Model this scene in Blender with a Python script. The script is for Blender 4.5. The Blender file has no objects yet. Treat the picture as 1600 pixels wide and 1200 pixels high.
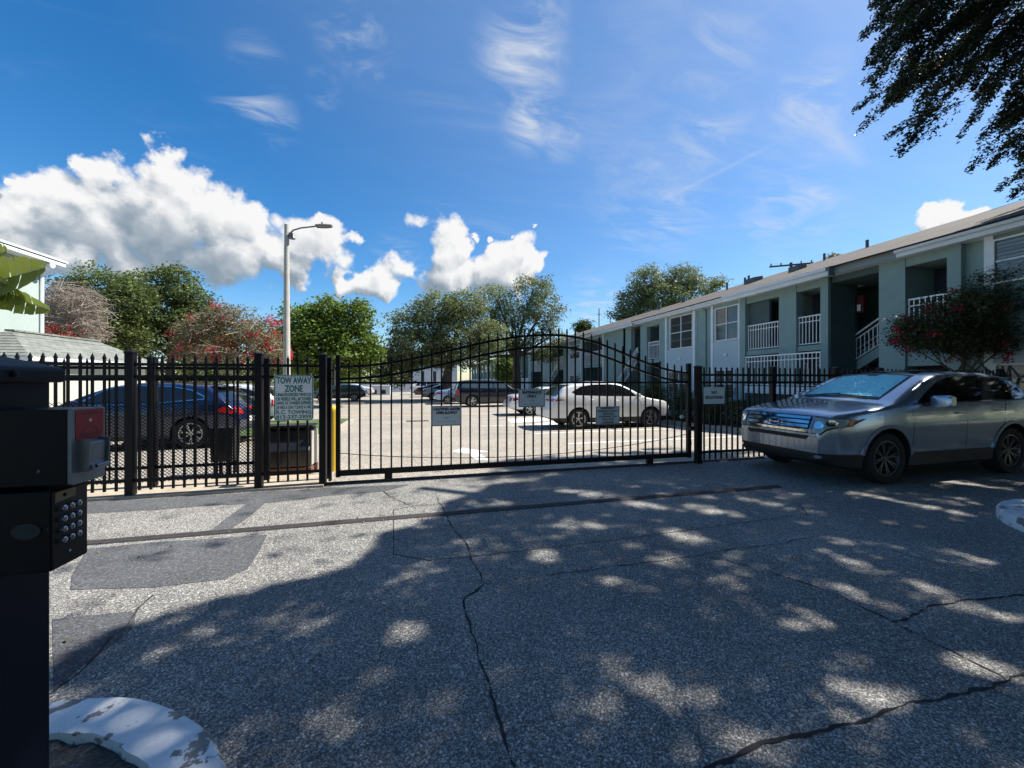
import bpy, bmesh, math, random
import numpy as np
from mathutils import Vector, Matrix
from mathutils.bvhtree import BVHTree

R = math.radians
rnd = random.Random(7)
SC = bpy.context.scene
COL = SC.collection

# ---------------------------------------------------------------- camera
# world x runs along the gate, y runs into the car park, z is up
YAW = R(13.9)
CA, SA = math.cos(YAW), math.sin(YAW)
CH = 1.52
FPX = 600.0
cam = bpy.data.cameras.new('camera')
cam.sensor_width = 36.0
cam.lens = 36.0 * FPX / 1600.0
cam.shift_y = -5.0 / 1600.0
cam.clip_start = 0.02
cam.clip_end = 5000
camo = bpy.data.objects.new('camera', cam)
COL.objects.link(camo)
camo.location = (0, 0, CH)
camo.rotation_euler = (R(90), 0, -YAW)
SC.camera = camo

# ---------------------------------------------------------------- sun, sky, exposure
SUN_EL = R(50.0)
SUN_DIR = Vector((math.cos(SUN_EL) * 0.9990, math.cos(SUN_EL) * 0.045, math.sin(SUN_EL)))
sun = bpy.data.lights.new('sun', 'SUN')
sun.energy = 5.0
sun.angle = R(0.53)
sun.color = (1.0, 0.945, 0.86)
suno = bpy.data.objects.new('sun', sun)
COL.objects.link(suno)
suno.rotation_euler = SUN_DIR.to_track_quat('Z', 'Y').to_euler()

SC.view_settings.view_transform = 'Standard'
SC.view_settings.look = 'None'
SC.view_settings.gamma = 1.0
SC.view_settings.use_curve_mapping = False
SC.view_settings.exposure = 0.90

world = bpy.data.worlds.new('World')
SC.world = world
world.use_nodes = True


def pxdir(px, py):
    """unit direction in the world of a compass bearing and height, measured from the camera axis"""
    r = (px - 800) / FPX
    v = Vector((r * CA + SA, -r * SA + CA, (595 - py) / FPX))
    return v.normalized()


def build_sky():
    nt = world.node_tree
    nt.nodes.clear()
    N = nt.nodes.new
    L = nt.links.new

    def math_(op, a, b=None, c=None, clamp=False, tree=nt):
        n = tree.nodes.new('ShaderNodeMath')
        n.operation = op
        n.use_clamp = clamp
        for i, v in enumerate((a, b, c)):
            if v is None:
                continue
            if hasattr(v, 'is_output'):
                tree.links.new(v, n.inputs[i])
            else:
                n.inputs[i].default_value = v
        return n.outputs[0]

    # --- cloud field as a group: direction -> density of the cumulus
    g = bpy.data.node_groups.new('cumulus_field', 'ShaderNodeTree')
    g.interface.new_socket('Vector', in_out='INPUT', socket_type='NodeSocketVector')
    g.interface.new_socket('Density', in_out='OUTPUT', socket_type='NodeSocketFloat')
    gi = g.nodes.new('NodeGroupInput')
    go = g.nodes.new('NodeGroupOutput')
    vec = gi.outputs[0]

    def vmath(op, a, b=None, s=None, tree=g):
        n = tree.nodes.new('ShaderNodeVectorMath')
        n.operation = op
        for i, v in enumerate((a, b)):
            if v is None:
                continue
            if hasattr(v, 'is_output'):
                tree.links.new(v, n.inputs[i])
            else:
                n.inputs[i].default_value = v
        if s is not None:
            n.inputs['Scale'].default_value = s
        return n

    dist = vec
    for sc, amp, det in ((7.0, 0.085, 2.0), (24.0, 0.034, 6.0)):
        nz = g.nodes.new('ShaderNodeTexNoise')
        nz.inputs['Scale'].default_value = sc
        nz.inputs['Detail'].default_value = det
        nz.inputs['Roughness'].default_value = 0.6
        g.links.new(vec, nz.inputs['Vector'])
        off = vmath('SUBTRACT', nz.outputs['Color'], (0.5, 0.5, 0.5))
        scl = vmath('SCALE', off.outputs[0], s=amp * 2)
        dist = vmath('ADD', dist, scl.outputs[0]).outputs[0]
    blobs = [  # bearing and height of each puff, size
        (100, 310, 74), (150, 262, 58), (62, 282, 34), (112, 234, 30), (205, 300, 75), (250, 245, 50), (246, 222, 30),
        (290, 285, 52), (270, 345, 80), (345, 330, 55), (395, 350, 48), (160, 365, 82), (60, 345, 60),
        (350, 400, 62), (425, 400, 50), (490, 385, 62), (500, 350, 42), (535, 372, 30), (455, 425, 34), (300, 375, 60),
        (15, 355, 52), (20, 400, 60), (100, 405, 40), (18, 288, 15),
        (548, 440, 33), (600, 438, 46), (625, 445, 28), (575, 432, 28),
        (700, 395, 54), (690, 430, 58), (720, 380, 32), (735, 425, 48), (665, 425, 32),
        (800, 405, 44), (785, 430, 56), (830, 415, 32), (760, 440, 40), (775, 371, 11), (745, 364, 9), (821, 359, 11),
        (1450, 350, 42), (1490, 340, 46), (1420, 364, 34), (1398, 374, 24), (1512, 346, 36), (1470, 385, 60), (1530, 390, 50),
        (-150, 300, 90), (-240, 340, 100), (-60, 420, 60),
    ]
    acc = None
    for (px, py, rad) in blobs:
        c = pxdir(px, py)
        rad = rad * 0.86
        e = pxdir(px + rad * 0.7, py - rad * 0.7)
        rho2 = max((c - e).length_squared, 1e-5)
        dd = vmath('DISTANCE', dist, tuple(c))
        v = dd.outputs['Value']
        sq = math_('MULTIPLY', v, v, tree=g)
        f = math_('MULTIPLY_ADD', sq, -1.0 / rho2, 1.0, tree=g)
        f = math_('MAXIMUM', f, -3.0, tree=g)
        if acc is None:
            acc = f
        else:
            n = g.nodes.new('ShaderNodeMath')
            n.operation = 'SMOOTH_MAX'
            g.links.new(acc, n.inputs[0])
            g.links.new(f, n.inputs[1])
            n.inputs[2].default_value = 0.25
            acc = n.outputs[0]
    g.links.new(acc, go.inputs[0])

    tc = N('ShaderNodeTexCoord')
    D = tc.outputs['Generated']

    def field(v):
        n = N('ShaderNodeGroup')
        n.node_tree = g
        L(v, n.inputs[0])
        return n.outputs[0]

    def vadd(v, off):
        n = N('ShaderNodeVectorMath')
        n.operation = 'ADD'
        L(v, n.inputs[0])
        n.inputs[1].default_value = off
        return n.outputs[0]

    right = Vector((CA, -SA, 0))
    up = Vector((0, 0, 1))
    lit_dir = (right * 0.55 + up * 0.83)
    F0 = field(D)
    F1 = field(vadd(D, tuple(lit_dir * 0.028)))
    F2 = field(vadd(D, tuple(lit_dir * 0.11)))
    alpha = N('ShaderNodeMapRange')
    alpha.interpolation_type = 'SMOOTHSTEP'
    alpha.inputs['From Min'].default_value = -0.02
    alpha.inputs['From Max'].default_value = 0.52
    L(F0, alpha.inputs['Value'])
    d1 = math_('SUBTRACT', F0, F1)
    d1 = math_('MULTIPLY', d1, 0.85)
    f2p = math_('MULTIPLY', math_('MAXIMUM', F2, -0.5), -0.46)
    lit = math_('ADD', math_('ADD', d1, f2p), 0.58, clamp=True)
    ramp = N('ShaderNodeValToRGB')
    cr = ramp.color_ramp
    cr.elements[0].position = 0.0
    cr.elements[0].color = (0.27, 0.35, 0.43, 1)
    cr.elements[1].position = 1.0
    cr.elements[1].color = (0.98, 0.98, 0.98, 1)
    e = cr.elements.new(0.4)
    e.color = (0.47, 0.53, 0.60, 1)
    e = cr.elements.new(0.68)
    e.color = (0.76, 0.79, 0.82, 1)
    L(lit, ramp.inputs[0])

    sky = N('ShaderNodeTexSky')
    sky.sky_type = 'NISHITA'
    sky.sun_disc = False
    sky.sun_elevation = SUN_EL
    sky.sun_rotation = math.atan2(SUN_DIR.x, SUN_DIR.y)
    sky.altitude = 0
    sky.air_density = 1.0
    sky.dust_density = 0.35
    sky.ozone_density = 3.0
    hsv = N('ShaderNodeHueSaturation')
    hsv.inputs['Saturation'].default_value = 1.36
    hsv.inputs['Value'].default_value = 1.0
    L(sky.outputs[0], hsv.inputs['Color'])

    # --- high thin cirrus: streaked noise on a plane high above
    sep = N('ShaderNodeSeparateXYZ')
    L(D, sep.inputs[0])
    zz = math_('MAXIMUM', sep.outputs[2], 0.0)
    den = math_('ADD', zz, 0.12)
    comb = N('ShaderNodeCombineXYZ')
    L(math_('DIVIDE', sep.outputs[0], den), comb.inputs[0])
    L(math_('DIVIDE', sep.outputs[1], den), comb.inputs[1])
    mp = N('ShaderNodeMapping')
    mp.inputs['Rotation'].default_value = (0, 0, R(38))
    mp.inputs['Scale'].default_value = (0.9, 2.6, 1.0)
    L(comb.outputs[0], mp.inputs[0])
    n1 = N('ShaderNodeTexNoise')
    n1.inputs['Scale'].default_value = 1.15
    n1.inputs['Detail'].default_value = 9.0
    n1.inputs['Roughness'].default_value = 0.62
    n1.inputs['Distortion'].default_value = 0.9
    L(mp.outputs[0], n1.inputs['Vector'])
    n2 = N('ShaderNodeTexNoise')
    n2.inputs['Scale'].default_value = 0.75
    n2.inputs['Detail'].default_value = 2.0
    L(comb.outputs[0], n2.inputs['Vector'])
    c1 = N('ShaderNodeMapRange')
    c1.interpolation_type = 'SMOOTHSTEP'
    c1.inputs['From Min'].default_value = 0.50
    c1.inputs['From Max'].default_value = 0.86
    L(n1.outputs[0], c1.inputs['Value'])
    c2 = N('ShaderNodeMapRange')
    c2.interpolation_type = 'SMOOTHSTEP'
    c2.inputs['From Min'].default_value = 0.40
    c2.inputs['From Max'].default_value = 0.66
    L(n2.outputs[0], c2.inputs['Value'])
    # thicker towards the sun's side of the sky
    dt = N('ShaderNodeVectorMath')
    dt.operation = 'DOT_PRODUCT'
    L(D, dt.inputs[0])
    dt.inputs[1].default_value = tuple(SUN_DIR)
    veil = N('ShaderNodeMapRange')
    veil.inputs['From Min'].default_value = 0.15
    veil.inputs['From Max'].default_value = 0.95
    veil.inputs['To Max'].default_value = 0.33
    L(dt.outputs['Value'], veil.inputs['Value'])
    cir = math_('MULTIPLY', c1.outputs[0], c2.outputs[0])
    cir = math_('MULTIPLY', cir, 0.40)
    veiln = math_('MULTIPLY', veil.outputs[0], math_('ADD', n1.outputs[0], 0.25))
    # fibrous wisps and a contrail at their own places in the sky
    acc2 = None
    for (px, py, rad, st) in ((560, 40, 70, .8), (575, 95, 40, .5), (815, 90, 85, 1.0), (840, 30, 60, .7), (830, 185, 55, .8), (880, 215, 40, .6), (400, 180, 55, .8), (505, 138, 26, .6), (400, 90, 40, .4), (1270, 155, 90, .7), (1100, 215, 90, .45), (1020, 320, 120, .45), (1230, 320, 130, .5), (930, 485, 70, .6), (1130, 80, 120, .4), (620, 405, 40, .4), (1000, 100, 120, .3)):
        c = pxdir(px, py)
        rho = (c - pxdir(px + rad * .7, py - rad * .7)).length
        n = N('ShaderNodeVectorMath')
        n.operation = 'DISTANCE'
        L(D, n.inputs[0])
        n.inputs[1].default_value = tuple(c)
        mr_ = N('ShaderNodeMapRange')
        mr_.interpolation_type = 'SMOOTHSTEP'
        mr_.inputs['From Min'].default_value = rho * 1.35
        mr_.inputs['From Max'].default_value = 0.0
        mr_.inputs['To Max'].default_value = st
        L(n.outputs['Value'], mr_.inputs['Value'])
        acc2 = mr_.outputs[0] if acc2 is None else math_('MAXIMUM', acc2, mr_.outputs[0])
    mpw = N('ShaderNodeMapping')
    mpw.inputs['Rotation'].default_value = (0, 0, R(-62))
    mpw.inputs['Scale'].default_value = (1.6, 3.4, 1.0)
    L(comb.outputs[0], mpw.inputs[0])
    nw = N('ShaderNodeTexNoise')
    nw.inputs['Scale'].default_value = 2.2
    nw.inputs['Detail'].default_value = 8.0
    nw.inputs['Roughness'].default_value = 0.6
    nw.inputs['Distortion'].default_value = 1.2
    L(mpw.outputs[0], nw.inputs['Vector'])
    mw = N('ShaderNodeMapRange')
    mw.interpolation_type = 'SMOOTHSTEP'
    mw.inputs['From Min'].default_value = 0.40
    mw.inputs['From Max'].default_value = 0.78
    L(nw.outputs[0], mw.inputs['Value'])
    wisp = math_('MULTIPLY', math_('MULTIPLY', acc2, mw.outputs[0]), 0.95)
    ca_, cb_ = pxdir(1030, 316), pxdir(1215, 222)
    nrm = ca_.cross(cb_).normalized()
    nd = N('ShaderNodeVectorMath')
    nd.operation = 'DOT_PRODUCT'
    L(D, nd.inputs[0])
    nd.inputs[1].default_value = tuple(nrm)
    line = N('ShaderNodeMapRange')
    line.inputs['From Min'].default_value = 0.006
    line.inputs['From Max'].default_value = 0.0
    L(math_('ABSOLUTE', nd.outputs['Value']), line.inputs['Value'])
    mid_ = (ca_ + cb_).normalized()
    nd2 = N('ShaderNodeVectorMath')
    nd2.operation = 'DISTANCE'
    L(D, nd2.inputs[0])
    nd2.inputs[1].default_value = tuple(mid_)
    seg = N('ShaderNodeMapRange')
    seg.inputs['From Min'].default_value = (ca_ - cb_).length * .58
    seg.inputs['From Max'].default_value = (ca_ - cb_).length * .30
    L(nd2.outputs['Value'], seg.inputs['Value'])
    trail = math_('MULTIPLY', math_('MULTIPLY', line.outputs[0], seg.outputs[0]), .13)
    cir = math_('ADD', cir, math_('ADD', wisp, trail))
    cir = math_('ADD', cir, veiln, clamp=True)

    K = 0.094   # sky strength
    bg = N('ShaderNodeBackground')
    bg.inputs['Strength'].default_value = K
    mixc = N('ShaderNodeMix')
    mixc.data_type = 'RGBA'
    L(cir, mixc.inputs[0])
    L(hsv.outputs[0], mixc.inputs[6])
    cw = 0.47 / K
    mixc.inputs[7].default_value = (0.80 * cw, 0.86 * cw, 0.95 * cw, 1)
    cl = N('ShaderNodeMix')
    cl.data_type = 'RGBA'
    cl.blend_type = 'MULTIPLY'
    cl.inputs[0].default_value = 1.0
    L(ramp.outputs[0], cl.inputs[6])
    cb = 0.515 / K
    cl.inputs[7].default_value = (cb, cb, cb, 1)
    mix2 = N('ShaderNodeMix')
    mix2.data_type = 'RGBA'
    L(alpha.outputs[0], mix2.inputs[0])
    L(mixc.outputs[2], mix2.inputs[6])
    L(cl.outputs[2], mix2.inputs[7])
    L(mix2.outputs[2], bg.inputs['Color'])
    out = N('ShaderNodeOutputWorld')
    L(bg.outputs[0], out.inputs[0])


build_sky()
world.cycles.sampling_method = 'MANUAL'
world.cycles.sample_map_resolution = 512
SC.cycles.max_bounces = 8
SC.cycles.transparent_max_bounces = 8
SC.cycles.use_denoising = True


# ---------------------------------------------------------------- placing helpers
def gz(t):
    """height of the ground: level at the gate, the car park lies a little lower"""
    if t < 7.0:
        return 0.0
    u = min((t - 7.0) / 7.0, 1.0)
    return -0.22 * (u * u * (3 - 2 * u))


def ray(px):
    r = (px - 800) / FPX
    return r


def at_d(px, py, d):
    r = ray(px)
    return Vector((d * (r * CA + SA), d * (CA - r * SA), CH + (595 - py) * d / FPX))


def at_t(px, py, t):
    r = ray(px)
    return at_d(px, py, t / (CA - r * SA))


def at_s(px, py, s):
    r = ray(px)
    return at_d(px, py, s / (r * CA + SA))


def gp(px, py, z=0.0, slope=True):
    """point of the ground seen at that bearing"""
    zz = z
    for _ in range(6):
        d = (CH - zz) * FPX / (py - 595.0)
        p = at_d(px, py, d)
        zz = (gz(p.y) if slope else 0.0) + z
    p.z = zz
    return p


# ---------------------------------------------------------------- materials
MATS = {}


def mat(name, col, rough=0.6, metal=0.0, var=0.0, vscale=3.0, bump=0.0, bscale=40.0, spec=0.5, coat=0.0,
        col2=None, mixscale=1.0, mixlo=0.45, mixhi=0.6, island=0.0, streak=0.0, alpha=1.0, trans=0.0, transl=0.0):
    if name in MATS:
        return MATS[name]
    m = bpy.data.materials.new(name)
    m.use_nodes = True
    nt = m.node_tree
    b = nt.nodes['Principled BSDF']
    b.inputs['Roughness'].default_value = rough
    b.inputs['Metallic'].default_value = metal
    b.inputs['Specular IOR Level'].default_value = spec
    if coat:
        b.inputs['Coat Weight'].default_value = coat
        b.inputs['Coat Roughness'].default_value = 0.04
    if trans:
        b.inputs['Transmission Weight'].default_value = trans
    L = nt.links.new
    tc = nt.nodes.new('ShaderNodeTexCoord')
    c4 = (col[0], col[1], col[2], 1)
    out = None
    if col2 is not None:
        n = nt.nodes.new('ShaderNodeTexNoise')
        n.inputs['Scale'].default_value = mixscale
        n.inputs['Detail'].default_value = 6
        n.inputs['Roughness'].default_value = 0.65
        L(tc.outputs['Object'], n.inputs['Vector'])
        mr = nt.nodes.new('ShaderNodeMapRange')
        mr.inputs['From Min'].default_value = mixlo
        mr.inputs['From Max'].default_value = mixhi
        L(n.outputs[0], mr.inputs['Value'])
        mx = nt.nodes.new('ShaderNodeMix')
        mx.data_type = 'RGBA'
        L(mr.outputs[0], mx.inputs[0])
        mx.inputs[6].default_value = c4
        mx.inputs[7].default_value = (col2[0], col2[1], col2[2], 1)
        out = mx.outputs[2]
    if var or island:
        hs = nt.nodes.new('ShaderNodeHueSaturation')
        if out is not None:
            L(out, hs.inputs['Color'])
        else:
            hs.inputs['Color'].default_value = c4
        val = None
        if var:
            n = nt.nodes.new('ShaderNodeTexNoise')
            n.inputs['Scale'].default_value = vscale
            n.inputs['Detail'].default_value = 7
            n.inputs['Roughness'].default_value = 0.6
            if streak:
                mp = nt.nodes.new('ShaderNodeMapping')
                mp.inputs['Scale'].default_value = (1, 1, streak)
                L(tc.outputs['Object'], mp.inputs[0])
                L(mp.outputs[0], n.inputs['Vector'])
            else:
                L(tc.outputs['Object'], n.inputs['Vector'])
            mr = nt.nodes.new('ShaderNodeMapRange')
            mr.inputs['From Min'].default_value = 0.25
            mr.inputs['From Max'].default_value = 0.75
            mr.inputs['To Min'].default_value = 1 - var
            mr.inputs['To Max'].default_value = 1 + var
            L(n.outputs[0], mr.inputs['Value'])
            val = mr.outputs[0]
        if island:
            ge = nt.nodes.new('ShaderNodeNewGeometry')
            mr2 = nt.nodes.new('ShaderNodeMapRange')
            mr2.inputs['To Min'].default_value = 1 - island
            mr2.inputs['To Max'].default_value = 1 + island
            L(ge.outputs['Random Per Island'], mr2.inputs['Value'])
            if val is None:
                val = mr2.outputs[0]
            else:
                mm = nt.nodes.new('ShaderNodeMath')
                mm.operation = 'MULTIPLY'
                L(val, mm.inputs[0])
                L(mr2.outputs[0], mm.inputs[1])
                val = mm.outputs[0]
        L(val, hs.inputs['Value'])
        out = hs.outputs[0]
    if out is None:
        b.inputs['Base Color'].default_value = c4
    else:
        L(out, b.inputs['Base Color'])
    if bump:
        n = nt.nodes.new('ShaderNodeTexNoise')
        n.inputs['Scale'].default_value = bscale
        n.inputs['Detail'].default_value = 5
        L(tc.outputs['Object'], n.inputs['Vector'])
        bp = nt.nodes.new('ShaderNodeBump')
        bp.inputs['Strength'].default_value = bump
        bp.inputs['Distance'].default_value = 0.02
        L(n.outputs[0], bp.inputs['Height'])
        L(bp.outputs[0], b.inputs['Normal'])
    MATS[name] = m
    return m


def leafmat(name, col, col2, var=0.35, transl=0.35, rough=0.5):
    """leaf: each leaf its own shade between two greens, light passes through"""
    m = bpy.data.materials.new(name)
    m.use_nodes = True
    nt = m.node_tree
    L = nt.links.new
    b = nt.nodes['Principled BSDF']
    b.inputs['Roughness'].default_value = rough
    b.inputs['Specular IOR Level'].default_value = 0.35
    ge = nt.nodes.new('ShaderNodeNewGeometry')
    mx = nt.nodes.new('ShaderNodeMix')
    mx.data_type = 'RGBA'
    L(ge.outputs['Random Per Island'], mx.inputs[0])
    mx.inputs[6].default_value = (*col, 1)
    mx.inputs[7].default_value = (*col2, 1)
    tc = nt.nodes.new('ShaderNodeTexCoord')
    n = nt.nodes.new('ShaderNodeTexNoise')
    n.inputs['Scale'].default_value = 0.6
    n.inputs['Detail'].default_value = 3
    L(tc.outputs['Object'], n.inputs['Vector'])
    mr = nt.nodes.new('ShaderNodeMapRange')
    mr.inputs['From Min'].default_value = 0.3
    mr.inputs['From Max'].default_value = 0.7
    mr.inputs['To Min'].default_value = 1 - var
    mr.inputs['To Max'].default_value = 1 + var
    L(n.outputs[0], mr.inputs['Value'])
    hs = nt.nodes.new('ShaderNodeHueSaturation')
    L(mx.outputs[2], hs.inputs['Color'])
    L(mr.outputs[0], hs.inputs['Value'])
    L(hs.outputs[0], b.inputs['Base Color'])
    tr = nt.nodes.new('ShaderNodeBsdfTranslucent')
    L(hs.outputs[0], tr.inputs['Color'])
    ms = nt.nodes.new('ShaderNodeMixShader')
    ms.inputs[0].default_value = transl
    L(b.outputs[0], ms.inputs[1])
    L(tr.outputs[0], ms.inputs[2])
    L(ms.outputs[0], nt.nodes['Material Output'].inputs[0])
    MATS[name] = m
    return m


# ---------------------------------------------------------------- mesh helpers
class MB:
    def __init__(self):
        self.v = []
        self.f = []

    def add(self, vs, fs):
        o = len(self.v)
        self.v += [tuple(p) for p in vs]
        self.f += [tuple(i + o for i in f) for f in fs]
        return self

    def box(self, x0, x1, y0, y1, z0, z1):
        vs = [(x0, y0, z0), (x1, y0, z0), (x1, y1, z0), (x0, y1, z0), (x0, y0, z1), (x1, y0, z1), (x1, y1, z1), (x0, y1, z1)]
        return self.add(vs, [(0, 3, 2, 1), (4, 5, 6, 7), (0, 1, 5, 4), (1, 2, 6, 5), (2, 3, 7, 6), (3, 0, 4, 7)])

    def bar(self, a, b, w, h=None, upv=(0, 0, 1)):
        """rectangular bar from a to b"""
        a = Vector(a)
        b = Vector(b)
        h = w if h is None else h
        d = (b - a).normalized()
        u = Vector(upv)
        if abs(d.dot(u)) > 0.98:
            u = Vector((0, 1, 0))
        s = d.cross(u).normalized()
        u = s.cross(d).normalized()
        vs = []
        for p in (a, b):
            for (i, j) in ((-1, -1), (1, -1), (1, 1), (-1, 1)):
                vs.append(p + s * (i * w / 2) + u * (j * h / 2))
        return self.add(vs, [(0, 1, 2, 3), (7, 6, 5, 4), (0, 4, 5, 1), (1, 5, 6, 2), (2, 6, 7, 3), (3, 7, 4, 0)])

    def tube(self, pts, rad, n=8, cap=True):
        pts = [Vector(p) for p in pts]
        rads = rad if isinstance(rad, (list, tuple)) else [rad] * len(pts)
        o = len(self.v)
        prev = None
        for i, p in enumerate(pts):
            if i == 0:
                d = pts[1] - p
            elif i == len(pts) - 1:
                d = p - pts[i - 1]
            else:
                d = pts[i + 1] - pts[i - 1]
            d.normalize()
            if prev is None:
                u = Vector((0, 0, 1)) if abs(d.z) < 0.9 else Vector((1, 0, 0))
                s = d.cross(u).normalized()
            else:
                s = (prev - d * prev.dot(d))
                s = s.normalized() if s.length > 1e-6 else d.orthogonal().normalized()
            prev = s
            t = d.cross(s).normalized()
            for k in range(n):
                a = 2 * math.pi * k / n
                self.v.append(tuple(p + (s * math.cos(a) + t * math.sin(a)) * rads[i]))
        for i in range(len(pts) - 1):
            for k in range(n):
                k2 = (k + 1) % n
                self.f.append((o + i * n + k, o + i * n + k2, o + (i + 1) * n + k2, o + (i + 1) * n + k))
        if cap:
            self.f.append(tuple(o + k for k in reversed(range(n))))
            self.f.append(tuple(o + (len(pts) - 1) * n + k for k in range(n)))
        return self

    def lathe(self, prof, axis='z', n=24, center=(0, 0, 0), close=False):
        """prof: list of (radius, height along the axis)"""
        o = len(self.v)
        cx, cy, cz = center
        m = len(prof)
        for (r, h) in prof:
            for k in range(n):
                a = 2 * math.pi * k / n
                c, s = math.cos(a) * r, math.sin(a) * r
                if axis == 'z':
                    self.v.append((cx + c, cy + s, cz + h))
                elif axis == 'y':
                    self.v.append((cx + c, cy + h, cz + s))
                else:
                    self.v.append((cx + h, cy + c, cz + s))
        rng = m if close else m - 1
        for i in range(rng):
            i2 = (i + 1) % m
            for k in range(n):
                k2 = (k + 1) % n
                self.f.append((o + i * n + k, o + i * n + k2, o + i2 * n + k2, o + i2 * n + k))
        return self

    def prism(self, poly, z0, z1):
        """polygon in x,y extruded from z0 to z1"""
        n = len(poly)
        vs = [(p[0], p[1], z0) for p in poly] + [(p[0], p[1], z1) for p in poly]
        fs = [tuple(reversed(range(n))), tuple(range(n, 2 * n))]
        fs += [(i, (i + 1) % n, n + (i + 1) % n, n + i) for i in range(n)]
        return self.add(vs, fs)

    def prism_y(self, poly, y0, y1):
        """polygon in x,z extruded along y"""
        n = len(poly)
        vs = [(p[0], y0, p[1]) for p in poly] + [(p[0], y1, p[1]) for p in poly]
        fs = [tuple(range(n)), tuple(reversed(range(n, 2 * n)))]
        fs += [((i + 1) % n, i, n + i, n + (i + 1) % n) for i in range(n)]
        return self.add(vs, fs)

    def prism_x(self, poly, x0, x1):
        """polygon in y,z extruded along x"""
        n = len(poly)
        vs = [(x0, p[0], p[1]) for p in poly] + [(x1, p[0], p[1]) for p in poly]
        fs = [tuple(reversed(range(n))), tuple(range(n, 2 * n))]
        fs += [(i, (i + 1) % n, n + (i + 1) % n, n + i) for i in range(n)]
        return self.add(vs, fs)

    def quad(self, a, b, c, d):
        return self.add([a, b, c, d], [(0, 1, 2, 3)])

    def mesh(self, name, m=None, smooth=None, fix=True):
        me = bpy.data.meshes.new(name)
        me.from_pydata(self.v, [], self.f)
        if fix:
            bm = bmesh.new()
            bm.from_mesh(me)
            bmesh.ops.recalc_face_normals(bm, faces=bm.faces)
            bm.to_mesh(me)
            bm.free()
        if m:
            me.materials.append(m)
        if smooth is not None:
            me.shade_smooth()
            me.set_sharp_from_angle(angle=R(smooth))
        return me

    def build(self, name, m=None, parent=None, loc=None, smooth=None, bevel=0.0, fix=True):
        me = self.mesh(name, m, smooth, fix)
        return link(name, me, parent, loc, bevel)


def link(name, me, parent=None, loc=None, bevel=0.0):
    o = bpy.data.objects.new(name, me)
    COL.objects.link(o)
    if parent is not None:
        o.parent = parent
    if loc is not None:
        o.location = loc
    if bevel:
        md = o.modifiers.new('bevel', 'BEVEL')
        md.width = bevel
        md.segments = 2
        md.limit_method = 'ANGLE'
        md.angle_limit = R(40)
    return o


def thing(name, label, cat, loc=(0, 0, 0), rz=0.0, group=None):
    o = bpy.data.objects.new(name, None)
    o.empty_display_size = 0.1
    COL.objects.link(o)
    o.location = loc
    o.rotation_euler = (0, 0, rz)
    return tag(o, label, cat, group)


def tag(o, label, cat, group=None):
    o['label'] = label
    o['category'] = cat
    if group:
        o['group'] = group
    return o


def kind(o, k, label=None):
    o['kind'] = k
    if label:
        o['label'] = label
    return o


def text(name, s, size, m, parent, loc, rot, align='CENTER', width=None, extrude=0.0015, bold=0.0):
    c = bpy.data.curves.new(name, 'FONT')
    c.body = s
    c.size = size
    c.align_x = align
    c.align_y = 'CENTER'
    c.extrude = extrude
    c.offset = bold
    c.resolution_u = 3
    tmp = bpy.data.objects.new('tmp_text', c)
    COL.objects.link(tmp)
    me = bpy.data.meshes.new_from_object(tmp.evaluated_get(bpy.context.evaluated_depsgraph_get()))
    bpy.data.objects.remove(tmp)
    me.materials.clear()
    me.materials.append(m)
    o = link(name, me, parent, loc)
    o.rotation_euler = rot
    if width and len(me.vertices):
        xs = [v.co.x for v in me.vertices]
        w = max(xs) - min(xs)
        o.scale = (width / w, 1, 1)
    return o

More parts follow.
